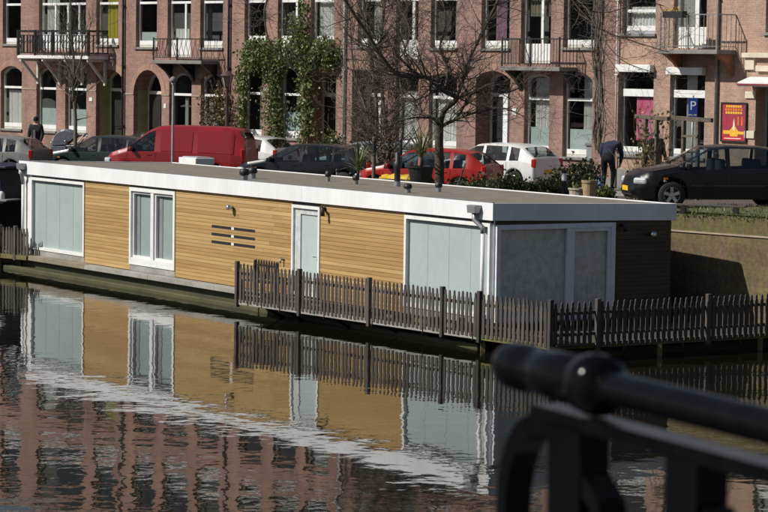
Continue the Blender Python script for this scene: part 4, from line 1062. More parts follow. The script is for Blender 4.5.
for x in (.7, 2.2): 
    o = MB().box(x, x + .6, 1.252, 1.262, 1.85, 2.25).build('cabin_window', gl_dark, barge); MB().box(x, x + .6, -1.262, -1.252, 1.85, 2.25).build('cabin_window', gl_dark, barge)
for x, y in ((.25, 1.3), (1.0, 1.75), (.25, -1.3), (1.9, 1.78)):
    MB().lathe([(.0, -.16), (.07, -.14), (.10, -.05), (.10, .1), (.07, .18), (.0, .2)], 10, (x, y, 1.72), caps=False).build('fender', white, barge, smooth=True)
MB().box(-.16, 8.9, -1.76, 1.76, 1.64, 1.70).build('gunwale', grey_stone, barge, bevel=.02)

# ================================================================== STREET FURNITURE
def pole_lamp(px, depth, ztop_px):
    P = street_at(px, depth); zt = at_depth(px, ztop_px, depth).z - P.z
    r = empty('street_lamp', P); tag(r, 'slim grey street lamp post rising in front of the red van', 'street lamp')
    MB().lathe([(.075, 0), (.07, .8), (.045, .85), (.03, zt - .1)], 10, caps=True).build('post', grey_stone, r, smooth=True)
    MB().lathe([(.02, zt - .1), (.10, zt - .02), (.12, zt + .05), (.05, zt + .12), (.0, zt + .14)], 14, caps=False).build('lamp_head', grey_stone, r, smooth=True)
    MB().lathe([(.03, zt - .12), (.08, zt - .03), (.0, zt - .02)], 12, caps=False).build('lamp_lens', lampglass, r, smooth=True)
pole_lamp(172.6, 79.5, 81)
brown = grit((.09, .055, .042), (.05, .035, .03), 'brown_paint', .55, 6)
def lantern(px, depth, y0, y1):
    P = street_at(px, depth); za = at_depth(px, y1, depth).z - P.z; zb = at_depth(px, y0, depth).z - P.z; h = zb - za
    r = empty('street_lantern', P); tag(r, 'old brown street lantern on a post by the ivy', 'street lamp')
    MB().lathe([(.11, 0), (.10, .7), (.06, .8), (.045, za - .1), (.06, za - .05), (.05, za)], 10).build('post', brown, r, smooth=True)
    MB().lathe([(.10, za), (.20, za + h * .62), (.205, za + h * .64)], 6, caps=True).build('lantern_glass', grit((.30, .27, .22), name='lantern_glass', rough=.2), r)
    for k in range(6):
        a = math.pi / 3 * k; MB().bar((.105 * math.cos(a), .105 * math.sin(a), za), (.21 * math.cos(a), .21 * math.sin(a), za + h * .64), .02, .02).build('lantern_rib', brown, r)
    MB().lathe([(.25, za + h * .63), (.10, za + h * .86), (.04, za + h * .9), (.05, za + h * .96), (.0, za + h)], 12, caps=False).build('lantern_roof', brown, r, smooth=True)
lantern(226.5, 92, 69, 87)
# grey service cabinet, its lid
P = street_at(597, 85.0); r = empty('service_cabinet', P, R(-35)); tag(r, 'grey street service cabinet with slanted lid beside the bare climber', 'cabinet')
zc = at_depth(597, 146, 85.0).z - P.z
MB().box(-.28, .28, -.2, .2, .1, zc).build('body', greybox, r, bevel=.015); MB().box(-.32, .32, -.24, .24, zc, zc + .10).build('lid', grey_stone, r, bevel=.02)
MB().box(-.3, .3, -.22, .22, 0, .1).build('plinth', blackpl, r); MB().box(-.012, .012, -.206, -.2, .18, zc - .08).build('door_gap', blackpl, r); MB().box(.05, .08, -.22, -.2, zc * .55, zc * .55 + .15).build('handle', blackpl, r)
# parking sign
P = street_at(692, 77.0); r = empty('parking_sign', P, R(-8)); tag(r, 'blue parking sign with white letter P on a grey post', 'sign')
zc = at_depth(692, 106, 77.0).z - P.z
MB().tube([(0, .03, 0), (0, .03, zc + .3)], .03, 8).build('post', zinc, r, smooth=True)
o = MB().box(-.13, .13, -.01, .01, zc - .23, zc + .23).build('sign_plate', bluep, r, bevel=.004)
tc = bpy.data.curves.new('letter', 'FONT'); tc.body = 'P'; tc.size = .36; tc.align_x = 'CENTER'; tc.align_y = 'CENTER'; tc.extrude = .003
def text_part(curve, parent, loc, mat, name='lettering', rot=(math.pi / 2, 0, 0)):
    ob = bpy.data.objects.new('tmp', curve); COL.objects.link(ob); dg = bpy.context.evaluated_depsgraph_get()
    me = bpy.data.meshes.new_from_object(ob.evaluated_get(dg)); bpy.data.objects.remove(ob); me.materials.clear(); me.materials.append(mat)
    return link(name, me, parent, loc, rot)
text_part(tc, o, (0, -.014, zc), white)
MB().box(-.13, .13, -.008, .008, zc - .42, zc - .27).build('lower_plate', bluep, r)
# event poster on the pale brick wall
px0, pz1 = FP(722.3, 102); px1, pz0 = FP(747, 142.5)
pc = UW((px0 + px1) / 2, .03, pz0); PW, PHt = px1 - px0, pz1 - pz0
po = empty('wall_poster', pc, ROT); tag(po, 'colourful red and blue event poster with yellow lettering on pale brick wall', 'poster')
pmat = grit((.42, .03, .02), (.14, .02, .08), 'poster_red_blue', .6, 2.6, .9, bmp=0)
fr = MB(); ring(fr, contour(-PW / 2, PW / 2, 0, PHt, 0), contour(-PW / 2, PW / 2, 0, PHt, 0, .04), -.035, .02); fr.build('frame', blackpl, po)
MB().box(-PW / 2 + .03, PW / 2 - .03, -.012, .02, .03, PHt - .03).build('sheet', pmat, po)
ylw = grit((.75, .50, .04), (.75, .3, .03), 'poster_yellow', .5, 6, .8, bmp=0); pw_ = grit((.8, .78, .7), name='poster_white', rough=.5, bmp=0); org = grit((.75, .20, .02), name='poster_orange', rough=.5, bmp=0); prd = grit((.6, .015, .04), name='poster_crimson', rough=.5, bmp=0)
for k, (w_, z_) in enumerate(((.62, .90), (.70, .82), (.66, .74))):
    lw = MB(); n = 7
    for i in range(n):
        x = PW * w_ * (-.5 + (i + .5) / n); lw.box(x - PW * w_ / n * .42, x + PW * w_ / n * .36, -.016, -.0121, PHt * (z_ - .03), PHt * (z_ + .028))
    lw.build('lettering', ylw if k != 1 else org, po)
fg = MB(); fg.prism([(-.12 * PW, .14 * PHt), (.16 * PW, .14 * PHt), (.2 * PW, .27 * PHt), (.06 * PW, .40 * PHt), (.02 * PW, .62 * PHt), (-.02 * PW, .40 * PHt), (-.18 * PW, .27 * PHt)], -.016, -.0121); fg.build('picture', ylw, po)
fg = MB(); fg.prism([(-.03 * PW, .30 * PHt), (.05 * PW, .30 * PHt), (.03 * PW, .5 * PHt), (.01 * PW, .58 * PHt), (-.01 * PW, .5 * PHt)], -.019, -.0162); fg.build('picture', pw_, po)
for x in (-.3, -.18, .18, .32): fg = MB(); fg.prism([(x * PW - .03, .42 * PHt), (x * PW + .03, .42 * PHt), (x * PW + .02, .66 * PHt), (x * PW - .02, .64 * PHt)], -.0158, -.0121); fg.build('picture', org if x > 0 else prd, po)
MB().box(-PW * .44, PW * .44, -.016, -.0121, .05 * PHt, .13 * PHt).build('footer_band', prd, po)
MB().box(-PW * .36, PW * .30, -.018, -.0161, .08 * PHt, .10 * PHt).build('lettering', pw_, po)
MB().box(-PW * .40, -PW * .06, -.0158, -.0121, .20 * PHt, .29 * PHt).build('picture', ylw, po)
MB().box(PW * .12, PW * .40, -.0158, -.0121, .20 * PHt, .27 * PHt).build('picture', ylw, po)
# low plank bench on the quay edge
Pa, Pb = at_z(675, 203.6, 2.72), at_z(746, 206.2, 2.72)
r = empty('plank_bench', ((Pa + Pb) / 2).xy.to_3d() + Vector((0, 0, 2.40)), math.atan2((Pb - Pa).y, (Pb - Pa).x)); tag(r, 'low grey plank rail on short posts at the quay edge', 'bench')
Lp = (Pb - Pa).length
MB().box(-Lp / 2 - .4, Lp / 2, -.09, .09, .29, .325).build('plank', oldwood, r, bevel=.006)
for x in (-Lp / 2 + .2, Lp / 2 - .22): MB().box(x - .05, x + .05, -.08, .08, -.1, .28).build('leg', darkwood, r)
# two timber tree frames with a beam
def tree_frame(px0, px1, depth, ytop, label, slat=True):
    P0, P1 = street_at(px0, depth), street_at(px1, depth - .5); zt = at_depth(px0, ytop, depth).z
    r = empty('timber_frame', P0, math.atan2((P1 - P0).y, (P1 - P0).x)); tag(r, label, 'timber frame', 'timber climbing frames')
    L = (P1 - P0).length; h = zt - P0.z
    for x in (0, L): MB().bar((x, 0, -.05), (x + random.uniform(-.03, .03), 0, h), .09, .09).build('post', barkp, r)
    for z in ([h * .35, h * .6, h * .8] if slat else [h * .7]): MB().bar((-.03, -.06, z), (L + .03, -.06, z + .02), .03, .06).build('slat', barkp, r)
    MB().bar((-.5, 0, h + .05), (L + .55, 0, h + .02), .10, .11).build('beam', barkp, r, bevel=.01)
    return r
tree_frame(645, 656.5, 74.5, 118.5, 'weathered timber climbing frame holding an overgrown climber')
tree_frame(683.5, 698, 73.0, 120, 'weathered timber climbing frame in front of the parking sign')

# ================================================================== PLANTS
def leaves(mb, P, n, spread, size, out=None, droop=.0):
    for _ in range(n):
        c = Vector(P) + Vector((random.gauss(0, spread[0]), random.gauss(0, spread[1]), random.gauss(0, spread[2])))
        d = Vector((random.gauss(0, 1), random.gauss(0, 1), random.gauss(0, .7) - droop)).normalized()
        if out: d = (d + Vector(out) * .9).normalized()
        a = d.orthogonal().normalized(); a = Matrix.Rotation(random.uniform(0, 6.28), 3, d) @ a; b = d.cross(a); s = size * random.uniform(.6, 1.25)
        mb.face([c - a * s * .5, c + b * s * .38 + d * s * .06, c + a * s * .62, c - b * s * .38 + d * s * .06])
def branch(tw, p, d, L, r, lev, kinks=4, up=.15, child=3, minr=.0035, spread=.8):
    pts = [Vector(p)]; rads = [r]; d = Vector(d).normalized()
    for i in range(kinks):
        d = (d + Vector((random.gauss(0, .20), random.gauss(0, .20), random.gauss(0, .16) + up * .3))).normalized()
        pts.append(pts[-1] + d * L / kinks); rads.append(max(minr, r * (1 - .62 * (i + 1) / kinks)))
    tw.tube(pts, rads, 5 if r > .012 else 3, cap=False)
    if lev > 0:
        for _ in range(child):
            i = random.randint(1, kinks); q = pts[i]; nd = (d + Vector((random.gauss(0, spread), random.gauss(0, spread), random.gauss(0, spread * .7) + up))).normalized()
            branch(tw, q, nd, L * random.uniform(.45, .75), rads[i] * .62, lev - 1, kinks, up, child, minr, spread)
def smooth_path(pts, k=4):
    out = []; n = len(pts)
    for i in range(n - 1):
        p0, p1, p2, p3 = pts[max(0, i - 1)], pts[i], pts[i + 1], pts[min(n - 1, i + 2)]
        for j in range(k):
            t_ = j / k; out.append(.5 * ((2 * p1) + (p2 - p0) * t_ + (2 * p0 - 5 * p1 + 4 * p2 - p3) * t_ ** 2 + (3 * p1 - p0 - 3 * p2 + p3) * t_ ** 3))
    return out + [pts[-1]]
def limb(mb, tw, pix, depth, ra, rb, dd=0.0, twigs=14, tl=1.1, lev=2, n=7, up=.15):
    twigs = int(twigs * 2.2)
    """a limb traced as photo columns/rows at its own distance (dd = how far its tip leans away)"""
    k = len(pix); pts = [at_depth(x, y, depth + dd * i / max(1, k - 1)) for i, (x, y) in enumerate(pix)]
    pts = smooth_path(pts); m_ = len(pts); mb.tube(pts, [ra + (rb - ra) * i / (m_ - 1) for i in range(m_)], n)
    for _ in range(twigs):
        i = random.randint(m_ // 5, m_ - 1); d = (pts[min(m_ - 1, i + 1)] - pts[max(0, i - 1)]).normalized()
        nd = d * .5 + Vector((random.gauss(0, .8), random.gauss(0, .8), random.gauss(.15, .6)))
        branch(tw, pts[i], nd, tl * random.uniform(.5, 1.2), max(.006, (ra + (rb - ra) * i / m_) * .38), lev, up=up)
def shift(mb, base):
    mb.v = [(x - base.x, y - base.y, z - base.z) for x, y, z in mb.v]
# tree A: crooked bare street tree
TD = 71.0; base = street_at(440, TD)
tr, tw = MB(), MB(); zb_ = base.z
tr.tube(smooth_path([base - Vector((0, 0, .1)), at_depth(439.5, 165, TD), at_depth(439, 145, TD), at_depth(439.5, 124, TD)]), [.135 - .002 * i for i in range(13)], 10)
for px, ra, rb, dd, twn in (
    ([(439.5, 127), (434, 119), (423, 117.5), (412, 118), (396, 122)], .055, .02, -1.0, 8),
    ([(438, 126), (435, 118), (423, 114), (416, 106), (413, 97), (404, 90)], .06, .02, 1.2, 12),
    ([(440, 126), (444, 111), (454, 102), (455.6, 97), (444, 91), (430, 79), (416, 76), (399, 75), (384, 60), (366, 32), (345, 0), (333, -28)], .095, .045, -1.5, 34),
    ([(333, -28), (305, -34), (278, -20), (266, 3), (265, 22), (270, 42), (288, 64), (304, 79)], .045, .018, -.5, 12),
    ([(441, 127), (447, 123), (455.6, 119), (465, 104), (472, 94), (489, 90.6), (506, 93), (522, 86)], .065, .02, 1.0, 16),
    ([(447, 123), (459, 118), (477, 112), (501, 108), (519, 114), (535, 123)], .05, .016, -1.2, 12),
    ([(454, 102), (462, 84), (468, 62), (484, 30), (500, -4), (520, -40)], .06, .03, 1.5, 22),
    ([(444, 92), (448, 70), (440, 48), (446, 20), (438, -20)], .05, .025, .8, 20),
    ([(416, 76), (404, 55), (410, 30), (398, 0), (402, -25)], .04, .02, 1.0, 18),
    ([(520, -40), (545, -34), (566, -8), (584, 14), (602, 30), (636, 42), (668, 52)], .04, .012, -1.0, 14),
    ([(566, -8), (586, 8), (600, 34), (622, 60), (652, 72)], .03, .012, -2.0, 10),
    ([(584, 14), (594, 30), (606, 54), (622, 76)], .022, .01, -1.0, 6),
    ([(584, 10), (610, 12), (640, 2), (664, 6)], .024, .01, .5, 8)):
    limb(tr, tw, px, TD, ra * .82, rb * .82, dd, twn)
T = empty('bare_tree', base); tag(T, 'crooked bare tree with low spreading limbs behind the houseboat roof', 'tree')
shift(tr, base); shift(tw, base); tr.build('trunk', bark, T, smooth=True); tw.build('crown', bark, T)
# tree B: twiggy multi-stemmed
TD2 = 79.0; base = street_at(381, TD2); tr, tw = MB(), MB()
for px, ra, rb in (([(381, 182), (373, 165), (377, 118), (372, 60), (365, 10), (360, -30)], .075, .03), ([(382, 182), (391, 160), (385, 118), (380, 62), (384, 8), (390, -30)], .08, .03), ([(381, 182), (376, 150), (366, 110), (354, 70), (350, 20)], .05, .02), ([(383, 180), (392, 130), (398, 90), (396, 40), (405, 5)], .05, .02)):
    limb(tr, tw, px, TD2, ra, rb, 1.0, 42, 1.15, 2, up=.3)
T = empty('bare_tree', base); tag(T, 'twiggy multi-stemmed bare tree in front of the pale drainpipe', 'tree')
shift(tr, base); shift(tw, base); tr.build('trunk', barkp, T, smooth=True); tw.build('crown', barkp, T)
# tree C: young pale tree by the wide balcony
TD3 = 98.0; base = street_at(74, TD3); tr, tw = MB(), MB()
limb(tr, tw, [(75, 155), (75.5, 120), (73.5, 90), (74, 62), (71, 30), (70, -10)], TD3, .075, .03, .3, 14, 1.2, 2, up=.5)
limb(tr, tw, [(73.5, 88), (68, 68), (63, 50), (60, 20)], TD3, .03, .012, .4, 9, 1.2, 2, up=.5)
limb(tr, tw, [(74, 80), (80, 62), (84, 44), (92, 22)], TD3, .03, .012, -.4, 9, 1.2, 2, up=.5)
T = empty('bare_tree', base); tag(T, 'slender pale bare tree in front of the wide black balcony', 'tree')
shift(tr, base); shift(tw, base); tr.build('trunk', barkp, T, smooth=True); tw.build('crown', barkp, T)
# top left corner bough
TD4 = 60.0; base = UW(-3, 16.4, 0) ; 
# ivy on house 3
def wallp(px, py, out): 
    u, z = FP(px, py, out); return UW(u, out, z)
ib = UW(FU(283), .1, zs(FU(283))); iv, st_ = MB(), MB(); NO = (N_.x, N_.y, .35)
for _ in range(800):      # hanging mass over the doors
    px = random.uniform(246, 333); t_ = abs(px - 290) / 46; py = random.triangular(40 + 4 * math.sin(px * .31), 69 + 5 * math.sin(px * .23), 56)
    o_ = random.uniform(.08, .62) * (1 - .4 * t_); leaves(iv, wallp(px, py, o_), 7, (.14, .14, .13), .115, NO, .3)
for x0, x1, y0, y1, k in ((263, 281, 66, 141, 260), (296, 313, 66, 139, 210), (243, 262, 42, 62, 110), (318, 338, 40, 66, 110), (284, 312, 16, 46, 90), (300, 306, 0, 30, 30), (236, 246, 64, 130, 130)):
    for _ in range(k):
        px = random.gauss((x0 + x1) / 2, (x1 - x0) / 4.6); py = random.uniform(y0, y1); leaves(iv, wallp(px, py, random.uniform(.04, .34)), 6, (.10, .10, .11), .11, NO, .3)
for px, a, b in ((271, 150, 60), (304, 150, 50), (258, 66, 44), (322, 64, 44), (290, 60, 20)):
    pts = [wallp(px + random.uniform(-4, 4), a + (b - a) * i / 7, .06) for i in range(8)]; st_.tube(pts, .03, 5)
IV = empty('ivy', ib); tag(IV, 'thick green ivy hanging over the house front in two columns', 'ivy')
shift(iv, ib); shift(st_, ib); iv.build('foliage', ivyl, IV); st_.build('stem', bark, IV)
# reddish climber by the lantern
rb_ = UW(FU(215), .1, zs(FU(215))); rv, st_ = MB(), MB()
for _ in range(190):
    px = random.gauss(217, 8); py = random.triangular(84, 136, 118); leaves(rv, wallp(px, py, random.uniform(.05, .5)), 4, (.12, .12, .14), .12, NO)
for k in range(7):
    px = 206 + k * 3.6; pts = [wallp(px + random.uniform(-3, 3), 142 - i * 9, .2) for i in range(8)]; st_.tube(pts, .014, 4)
RV = empty('climber', rb_); tag(RV, 'sparse reddish climber round the window beside the old lantern', 'climber')
shift(rv, rb_); shift(st_, rb_); rv.build('foliage', redl, RV); st_.build('stem', bark, RV)
# bare climber on house 5
cb_ = UW(FU(597), .1, zs(FU(597))); tw = MB()
for k in range(6):
    px = 594 + k * 1.5; pts = [wallp(px + random.uniform(-2.2, 2.2), 150 - i * 16, .05 + .05 * random.random()) for i in range(12)]; tw.tube(pts, random.uniform(.012, .03), 5)
    for _ in range(5): q = random.choice(pts); branch(tw, q, E_ * random.gauss(0, 1) + N_ * .25 + Vector((0, 0, random.gauss(.2, .6))), random.uniform(.4, 1.2), .010, 1)
CV = empty('climber', cb_); tag(CV, 'bare brown climber stems trained up beside the tall window', 'climber'); shift(tw, cb_); tw.build('stem', barkp, CV)
# dead climber on the timber frame
P = street_at(651, 74.3); tw = MB(); lf = MB()
strawl = leafmat('straw_leaf', (.15, .115, .055), (.30, .24, .12))
for k in range(26):
    branch(tw, P + Vector((random.uniform(-.35, .35), random.uniform(-.1, .3), .05)), (random.gauss(0, .12), random.gauss(0, .12), 1), random.uniform(1.0, 2.3), .014, 1, up=.5)
for _ in range(90): leaves(lf, P + Vector((random.uniform(-.3, .5), random.uniform(-.2, .3), random.uniform(.1, 2.4))), 4, (.12, .12, .12), .10)
CV = empty('climber', P); tag(CV, 'dry straw coloured climber tangled in the timber frame', 'climber'); shift(tw, P); shift(lf, P); tw.build('stem', strawl, CV); lf.build('foliage', strawl, CV)
# bushes along the verge
def bush(px, pyb, depth, w, h, mat, label, group='shrubs along the verge', n=160, sz=.09):
    P = street_at(px, depth); b = empty('bush', P); tag(b, label, 'bush', group); mb, sb = MB(), MB()
    lobes = [(random.uniform(-.4, .4) * w, random.uniform(-.3, .3) * w, random.uniform(.4, .8) * h, random.uniform(.25, .42)) for _ in range(6)]
    for _ in range(n):
        lx, ly, lz, lr = random.choice(lobes); leaves(mb, (lx + random.gauss(0, lr * w * .45), ly + random.gauss(0, lr * w * .4), max(.03, lz + random.gauss(0, lr * h * .5))), 5, (.05, .05, .05), sz, None)
    for k in range(9): branch(sb, (random.uniform(-.1, .1), random.uniform(-.1, .1), 0), (random.gauss(0, .5), random.gauss(0, .5), 1), h * .9, .014, 1)
    mb.build('foliage', mat, b); sb.build('stem', bark, b)
for px, dp, w, h, mat, lb in ((474, 74.0, 1.0, .60, bushl, 'low dark bush behind the red hatchback tail'), (494, 73.4, 1.1, .62, bushl, 'wide dark bush in front of the white hatchback bumper'), (516, 73.0, 1.0, .66, bushl, 'leafy bush below the white hatchback tail light'), (538, 72.6, .9, .6, bushl, 'low bush beside the black and white bollard'), (557, 72.2, .8, .5, grassl, 'light green tuft of shrub by the bollard foot'), (577, 73.5, 1.1, 1.0, bushl, 'tall dark bush under the window sill by the cabinet'), (598, 70.0, .7, .35, grassl, 'low fresh green plants at the feet of the bending man'), (633, 73.0, .9, .7, redl, 'dry brown bush between the two men'), (336, 88.0, 1.6, 1.5, yewl, 'yellow green clipped conifer bush behind the black car'), (360, 74.5, .8, .45, bushl, 'small dark bush under the yucca'), (460, 72.4, .9, .5, bushl, 'dark bush at the foot of the crooked tree'), (405, 72.6, .9, .5, bushl, 'dark bush beside the black flue')):
    bush(px, 0, dp, w, h, mat, lb, n=int(120 + 160 * w))
# potted yuccas
def yucca(px, py_base, depth, h, n, pot, label):
    P = street_at(px, depth); zb = at_depth(px, py_base, depth).z; P.z = max(P.z, zb - .45) if pot else P.z
    y = empty('yucca', P); tag(y, label, 'potted plant' if pot else 'plant', 'spiky yuccas by the quay')
    hp = zb - P.z
    if pot: MB().lathe([(.0, 0), (.26, 0), (.34, hp - .04), (.37, hp - .04), (.37, hp), (.31, hp), (.3, hp - .05), (.0, hp - .05)], 20, caps=False).build('pot', blackpl, y, smooth=False)
    lv = MB(); st = MB().tube([(0, 0, hp - .1), (.02, 0, hp + h * .35)], [.05, .04], 6)
    for k in range(n):
        a = random.uniform(0, 6.28); el = random.uniform(-.1, 1.45); L = h * random.uniform(.55, .85); d = Vector((math.cos(a) * math.cos(el), math.sin(a) * math.cos(el), math.sin(el)))
        o_ = Vector((.01, 0, hp + h * random.uniform(.15, .38))); s = d.cross(Vector((0, 0, 1))).normalized() * .024
        q = [o_, o_ + d * L * .5, o_ + d * L + Vector((0, 0, -L * .12 * math.cos(el)))]
        lv.face([q[0] - s * .6, q[0] + s * .6, q[1] + s, q[1] - s]); lv.face([q[1] - s, q[1] + s, q[2]])
    lv.build('foliage', yuccal, y); st.build('stem', bark, y, smooth=True)
yucca(421, 166, 70.4, 1.15, 46, True, 'tall spiky yucca in a big black pot beside the bare tree')
yucca(358, 177, 73.4, 1.0, 60, False, 'bushy spiky yucca at the tail of the black car')
# planters, bollards, stakes and the yellow sheet
def planter(px, depth, r, h, mat, label):
    P = street_at(px, depth); o = empty('planter', P); tag(o, label, 'planter', 'planters on the verge')
    MB().lathe([(0, 0), (r * .8, 0), (r, h * .9), (r * 1.1, h * .9), (r * 1.1, h), (r * .92, h), (r * .9, h * .88), (0, h * .88)], 16, caps=False).build('pot', mat, o)
    MB().lathe([(0, h * .9), (r * .9, h * .89)], 16, caps=False).build('soil', earth, o)
    lf = MB(); leaves(lf, (0, 0, h + .05), 40, (r * .5, r * .5, .08), .08); lf.build('foliage', grassl, o)
planter(579, 69.6, .24, .42, grit((.42, .38, .30), name='clay_grey', rough=.85), 'squat grey clay planter beside the taller one')
planter(590, 69.4, .19, .62, grit((.40, .29, .17), (.3, .2, .1), 'straw_pot', .8, 6), 'tall straw coloured planter by the bending man')
def post(name, px, depth, ytop, r, mat, label, cat, capm=None, lean=0):
    P = street_at(px, depth); h = at_depth(px, ytop, depth).z - P.z; o = empty(name, P, 0); tag(o, label, cat)
    MB().tube([(0, 0, -.05), (lean, 0, h)], r, 10).build('shaft', mat, o, smooth=False)
    if capm:
        MB().tube([(lean * .72, 0, h * .72), (lean * .96, 0, h * .96)], r * 1.06, 10).build('white_band', capm, o); MB().lathe([(r * 1.1, h - .01), (r * 1.1, h + .02), (r * .5, h + .06), (0, h + .065)], 10, (lean, 0, 0), caps=False).build('cap', mat, o)
post('bollard', 564.5, 71.0, 172, .065, blackpl, 'slim black bollard with white band among the bushes', 'bollard', white)
post('wooden_stake', 374, 75.5, 138.5, .055, barkp, 'thick wooden stake left of the yellow sheet', 'stake', blackpl)
post('wooden_stake', 400.6, 76.5, 140.5, .05, darkwood, 'short dark stake right behind the black flue', 'stake', blackpl)
post('wooden_stake', 451, 70.2, 163, .022, barkp, 'thin leaning stick against the red hatchback', 'stake', None, .38)
P = street_at(407, 71.6); zt = at_depth(407, 174.5, 71.6).z - P.z; o = empty('yellow_sheet', P, R(-20)); tag(o, 'crumpled bright yellow tarpaulin bundle below the yucca pot', 'tarpaulin')
mb = MB(); nx, ny = 22, 8
for i in range(nx + 1):
    for j in range(ny + 1):
        x = -.72 + 1.44 * i / nx; a = math.pi * j / ny; rr = .22 * (1 - .35 * abs(x)) * (1 + .18 * math.sin(7 * x + j) + .1 * math.sin(17 * x)); mb.v.append((x, -rr * math.cos(a), max(0, zt - .2 + rr * .95 * math.sin(a) + .03 * math.sin(11 * x + 2 * j))))
for i in range(nx):
    for j in range(ny): k = i * (ny + 1) + j; mb.f.append((k, k + 1, k + ny + 2, k + ny + 1)); mb.m.append(0)
mb.build('sheet', tarp, o, smooth=True); MB().box(-.7, .7, -.25, .25, 0, max(.05, zt - .12)).build('crate', oldwood, o)
MB().tube([(.1, -.24, 0), (.1, -.24, zt - .1), (.1, 0, zt + .05), (.1, .24, zt - .1), (.1, .24, 0)], .012, 5).build('rope', ledgew, o)
# flower box on the balcony rail of house 6
u_, z_ = FP(676, 11, .9); bx = empty('flower_box', UW(u_, .95, z_ - .1), ROT); tag(bx, 'dark flower box with yellow flowers hung on the balcony rail', 'flower box')
MB().box(-.4, .4, -.11, .11, -.1, .1).build('box', blackpl, bx, bevel=.01); lf = MB(); leaves(lf, (0, 0, .14), 60, (.2, .05, .04), .07); lf.build('flowers', tarp, bx)
# grass tufts on the verge
gs = MB()
for _ in range(5200):
    u_ = random.uniform(7, 32); w_ = random.uniform(12.6, wq(u_) - .1); P = UW(u_, w_, zs(u_) + .02); h = random.uniform(.04, .13); d = Vector((random.gauss(0, .35), random.gauss(0, .35), 1)).normalized() * h; s = Vector((random.gauss(0, 1), random.gauss(0, 1), 0)).normalized() * .012
    gs.face([P - s, P + s, P + d])
for _ in range(2600):
    u_ = random.uniform(20, 34); P = UW(u_, wq(u_) + random.uniform(-.4, .05), zs(u_) + .0); d = Vector((random.gauss(0, .5), random.gauss(0, .5) - .6, random.uniform(-.8, 1))).normalized() * random.uniform(.05, .16); s = Vector((random.gauss(0, 1), random.gauss(0, 1), 0)).normalized() * .014
    gs.face([P - s, P + s, P + d])
tag(gs.build('grass', grassl), 'short tufts of grass on the mossy verge', 'grass', kind='stuff')

# ================================================================== BICYCLES, PRAM, PEOPLE
def bicycle(px, depth, deg, fm, label):
    P = street_at(px, depth); b = empty('bicycle', P, R(deg)); tag(b, label, 'bicycle', 'bicycles by the young tree')
    for x in (-.52, .52):
        w = MB(); w.tube([(.33 * math.cos(a * math.pi / 10), 0, .33 * math.sin(a * math.pi / 10)) for a in range(21)], .017, 5, cap=False); w = w.build('wheel', tyre, b, loc=(x, 0, .345))
        sp = MB()
        for k in range(12): a = k * math.pi / 6; sp.bar((0, 0, 0), (.33 * math.cos(a), 0, .33 * math.sin(a)), .004, .004)
        sp.build('spokes', chrome, w)
    f = MB(); pts = [(-.52, 0, .345), (-.05, 0, .3), (-.2, 0, .85), (.36, 0, .85), (-.05, 0, .3), (.36, 0, .8), (.52, 0, .345)]
    for a, c_ in zip(pts, pts[1:]): f.tube([a, c_], .015, 6)
    f.tube([(-.52, 0, .345), (-.2, 0, .8)], .011, 5); f.tube([(.36, 0, .8), (.33, 0, 1.02)], .014, 6); f.build('frame', fm, b)
    MB().tube([(.2, -.28, 1.02), (.33, -.2, 1.05), (.36, 0, 1.04), (.33, .2, 1.05), (.2, .28, 1.02)], .013, 6).build('handlebar', chrome, b, smooth=True)
    MB().lathe([(.0, 0), (.10, .01), (.11, .04), (.05, .07), (0, .075)], 10, (-.24, 0, .92), caps=False).build('saddle', blackpl, b, smooth=True)
    MB().box(-.72, -.3, -.07, .07, .72, .74).build('carrier', blackpl, b); MB().lathe([(.11, -.01), (.11, .01)], 14, (-.05, 0, .3), 'Y').build('chain_case', blackpl, b)
bicycle(20, 98, 150, p_navy, 'dark bicycle leaning behind the man in the dark jacket')
bicycle(60, 99, 165, p_sil, 'pale blue bicycle parked next to the pram')
bicycle(74, 100.5, 155, blackp, 'black bicycle parked behind the pram')
P = street_at(66.5, 101.0); pr = empty('pram', P, R(170)); pr.scale = (1.2, 1.2, 1.25); tag(pr, 'dark pram with striped hood beside the young tree', 'pram')
for x in (-.3, .3):
    for s in (-.24, .24): MB().lathe([(.10, -.02), (.14, -.02), (.14, .02), (.10, .02)], 14, (x, s, .14), 'Y').build('wheel', tyre, pr)
ch = MB()
for s in (-.22, .22): ch.tube([(-.3, s, .14), (.25, s, .62)], .013, 5); ch.tube([(.3, s, .14), (-.3, s, .66), (-.62, s, 1.02)], .013, 5)
ch.tube([(-.62, -.22, 1.02), (-.66, 0, 1.05), (-.62, .22, 1.02)], .018, 6); ch.build('chassis', zinc, pr)
bs = MB(); bs.prism([(-.38, .55), (-.30, .42), (.36, .42), (.44, .60), (.44, .72), (-.38, .72)], -.23, .23); bs.build('bassinet', cloth_gr, pr, bevel=.04)
hd = MB(); n = 10
for j in range(9):
    y = -.25 + .5 * j / 8
    for i in range(n + 1):
        a = R(-5 + 150 * i / n); rr = .46 * (1 - .12 * (abs(y) / .25) ** 3); hd.v.append((-.02 + rr * math.cos(a), y, .72 + rr * math.sin(a)))
for j in range(8):
    for i in range(n): k = j * (n + 1) + i; hd.f.append((k, k + 1, k + n + 2, k + n + 1)); hd.m.append(i % 4 == 1 and j % 1 == 0 and 1 or 0)
for j in (0, 8):
    y = -.25 + .5 * j / 8
    for i in range(n): hd.face([hd.v[j * (n + 1) + i], hd.v[j * (n + 1) + i + 1], (-.02, y, .72)], 0)
hd.build('hood', [cloth_gr, grit((.45, .46, .5), name='hood_stripe', rough=.8)], pr, smooth=True)

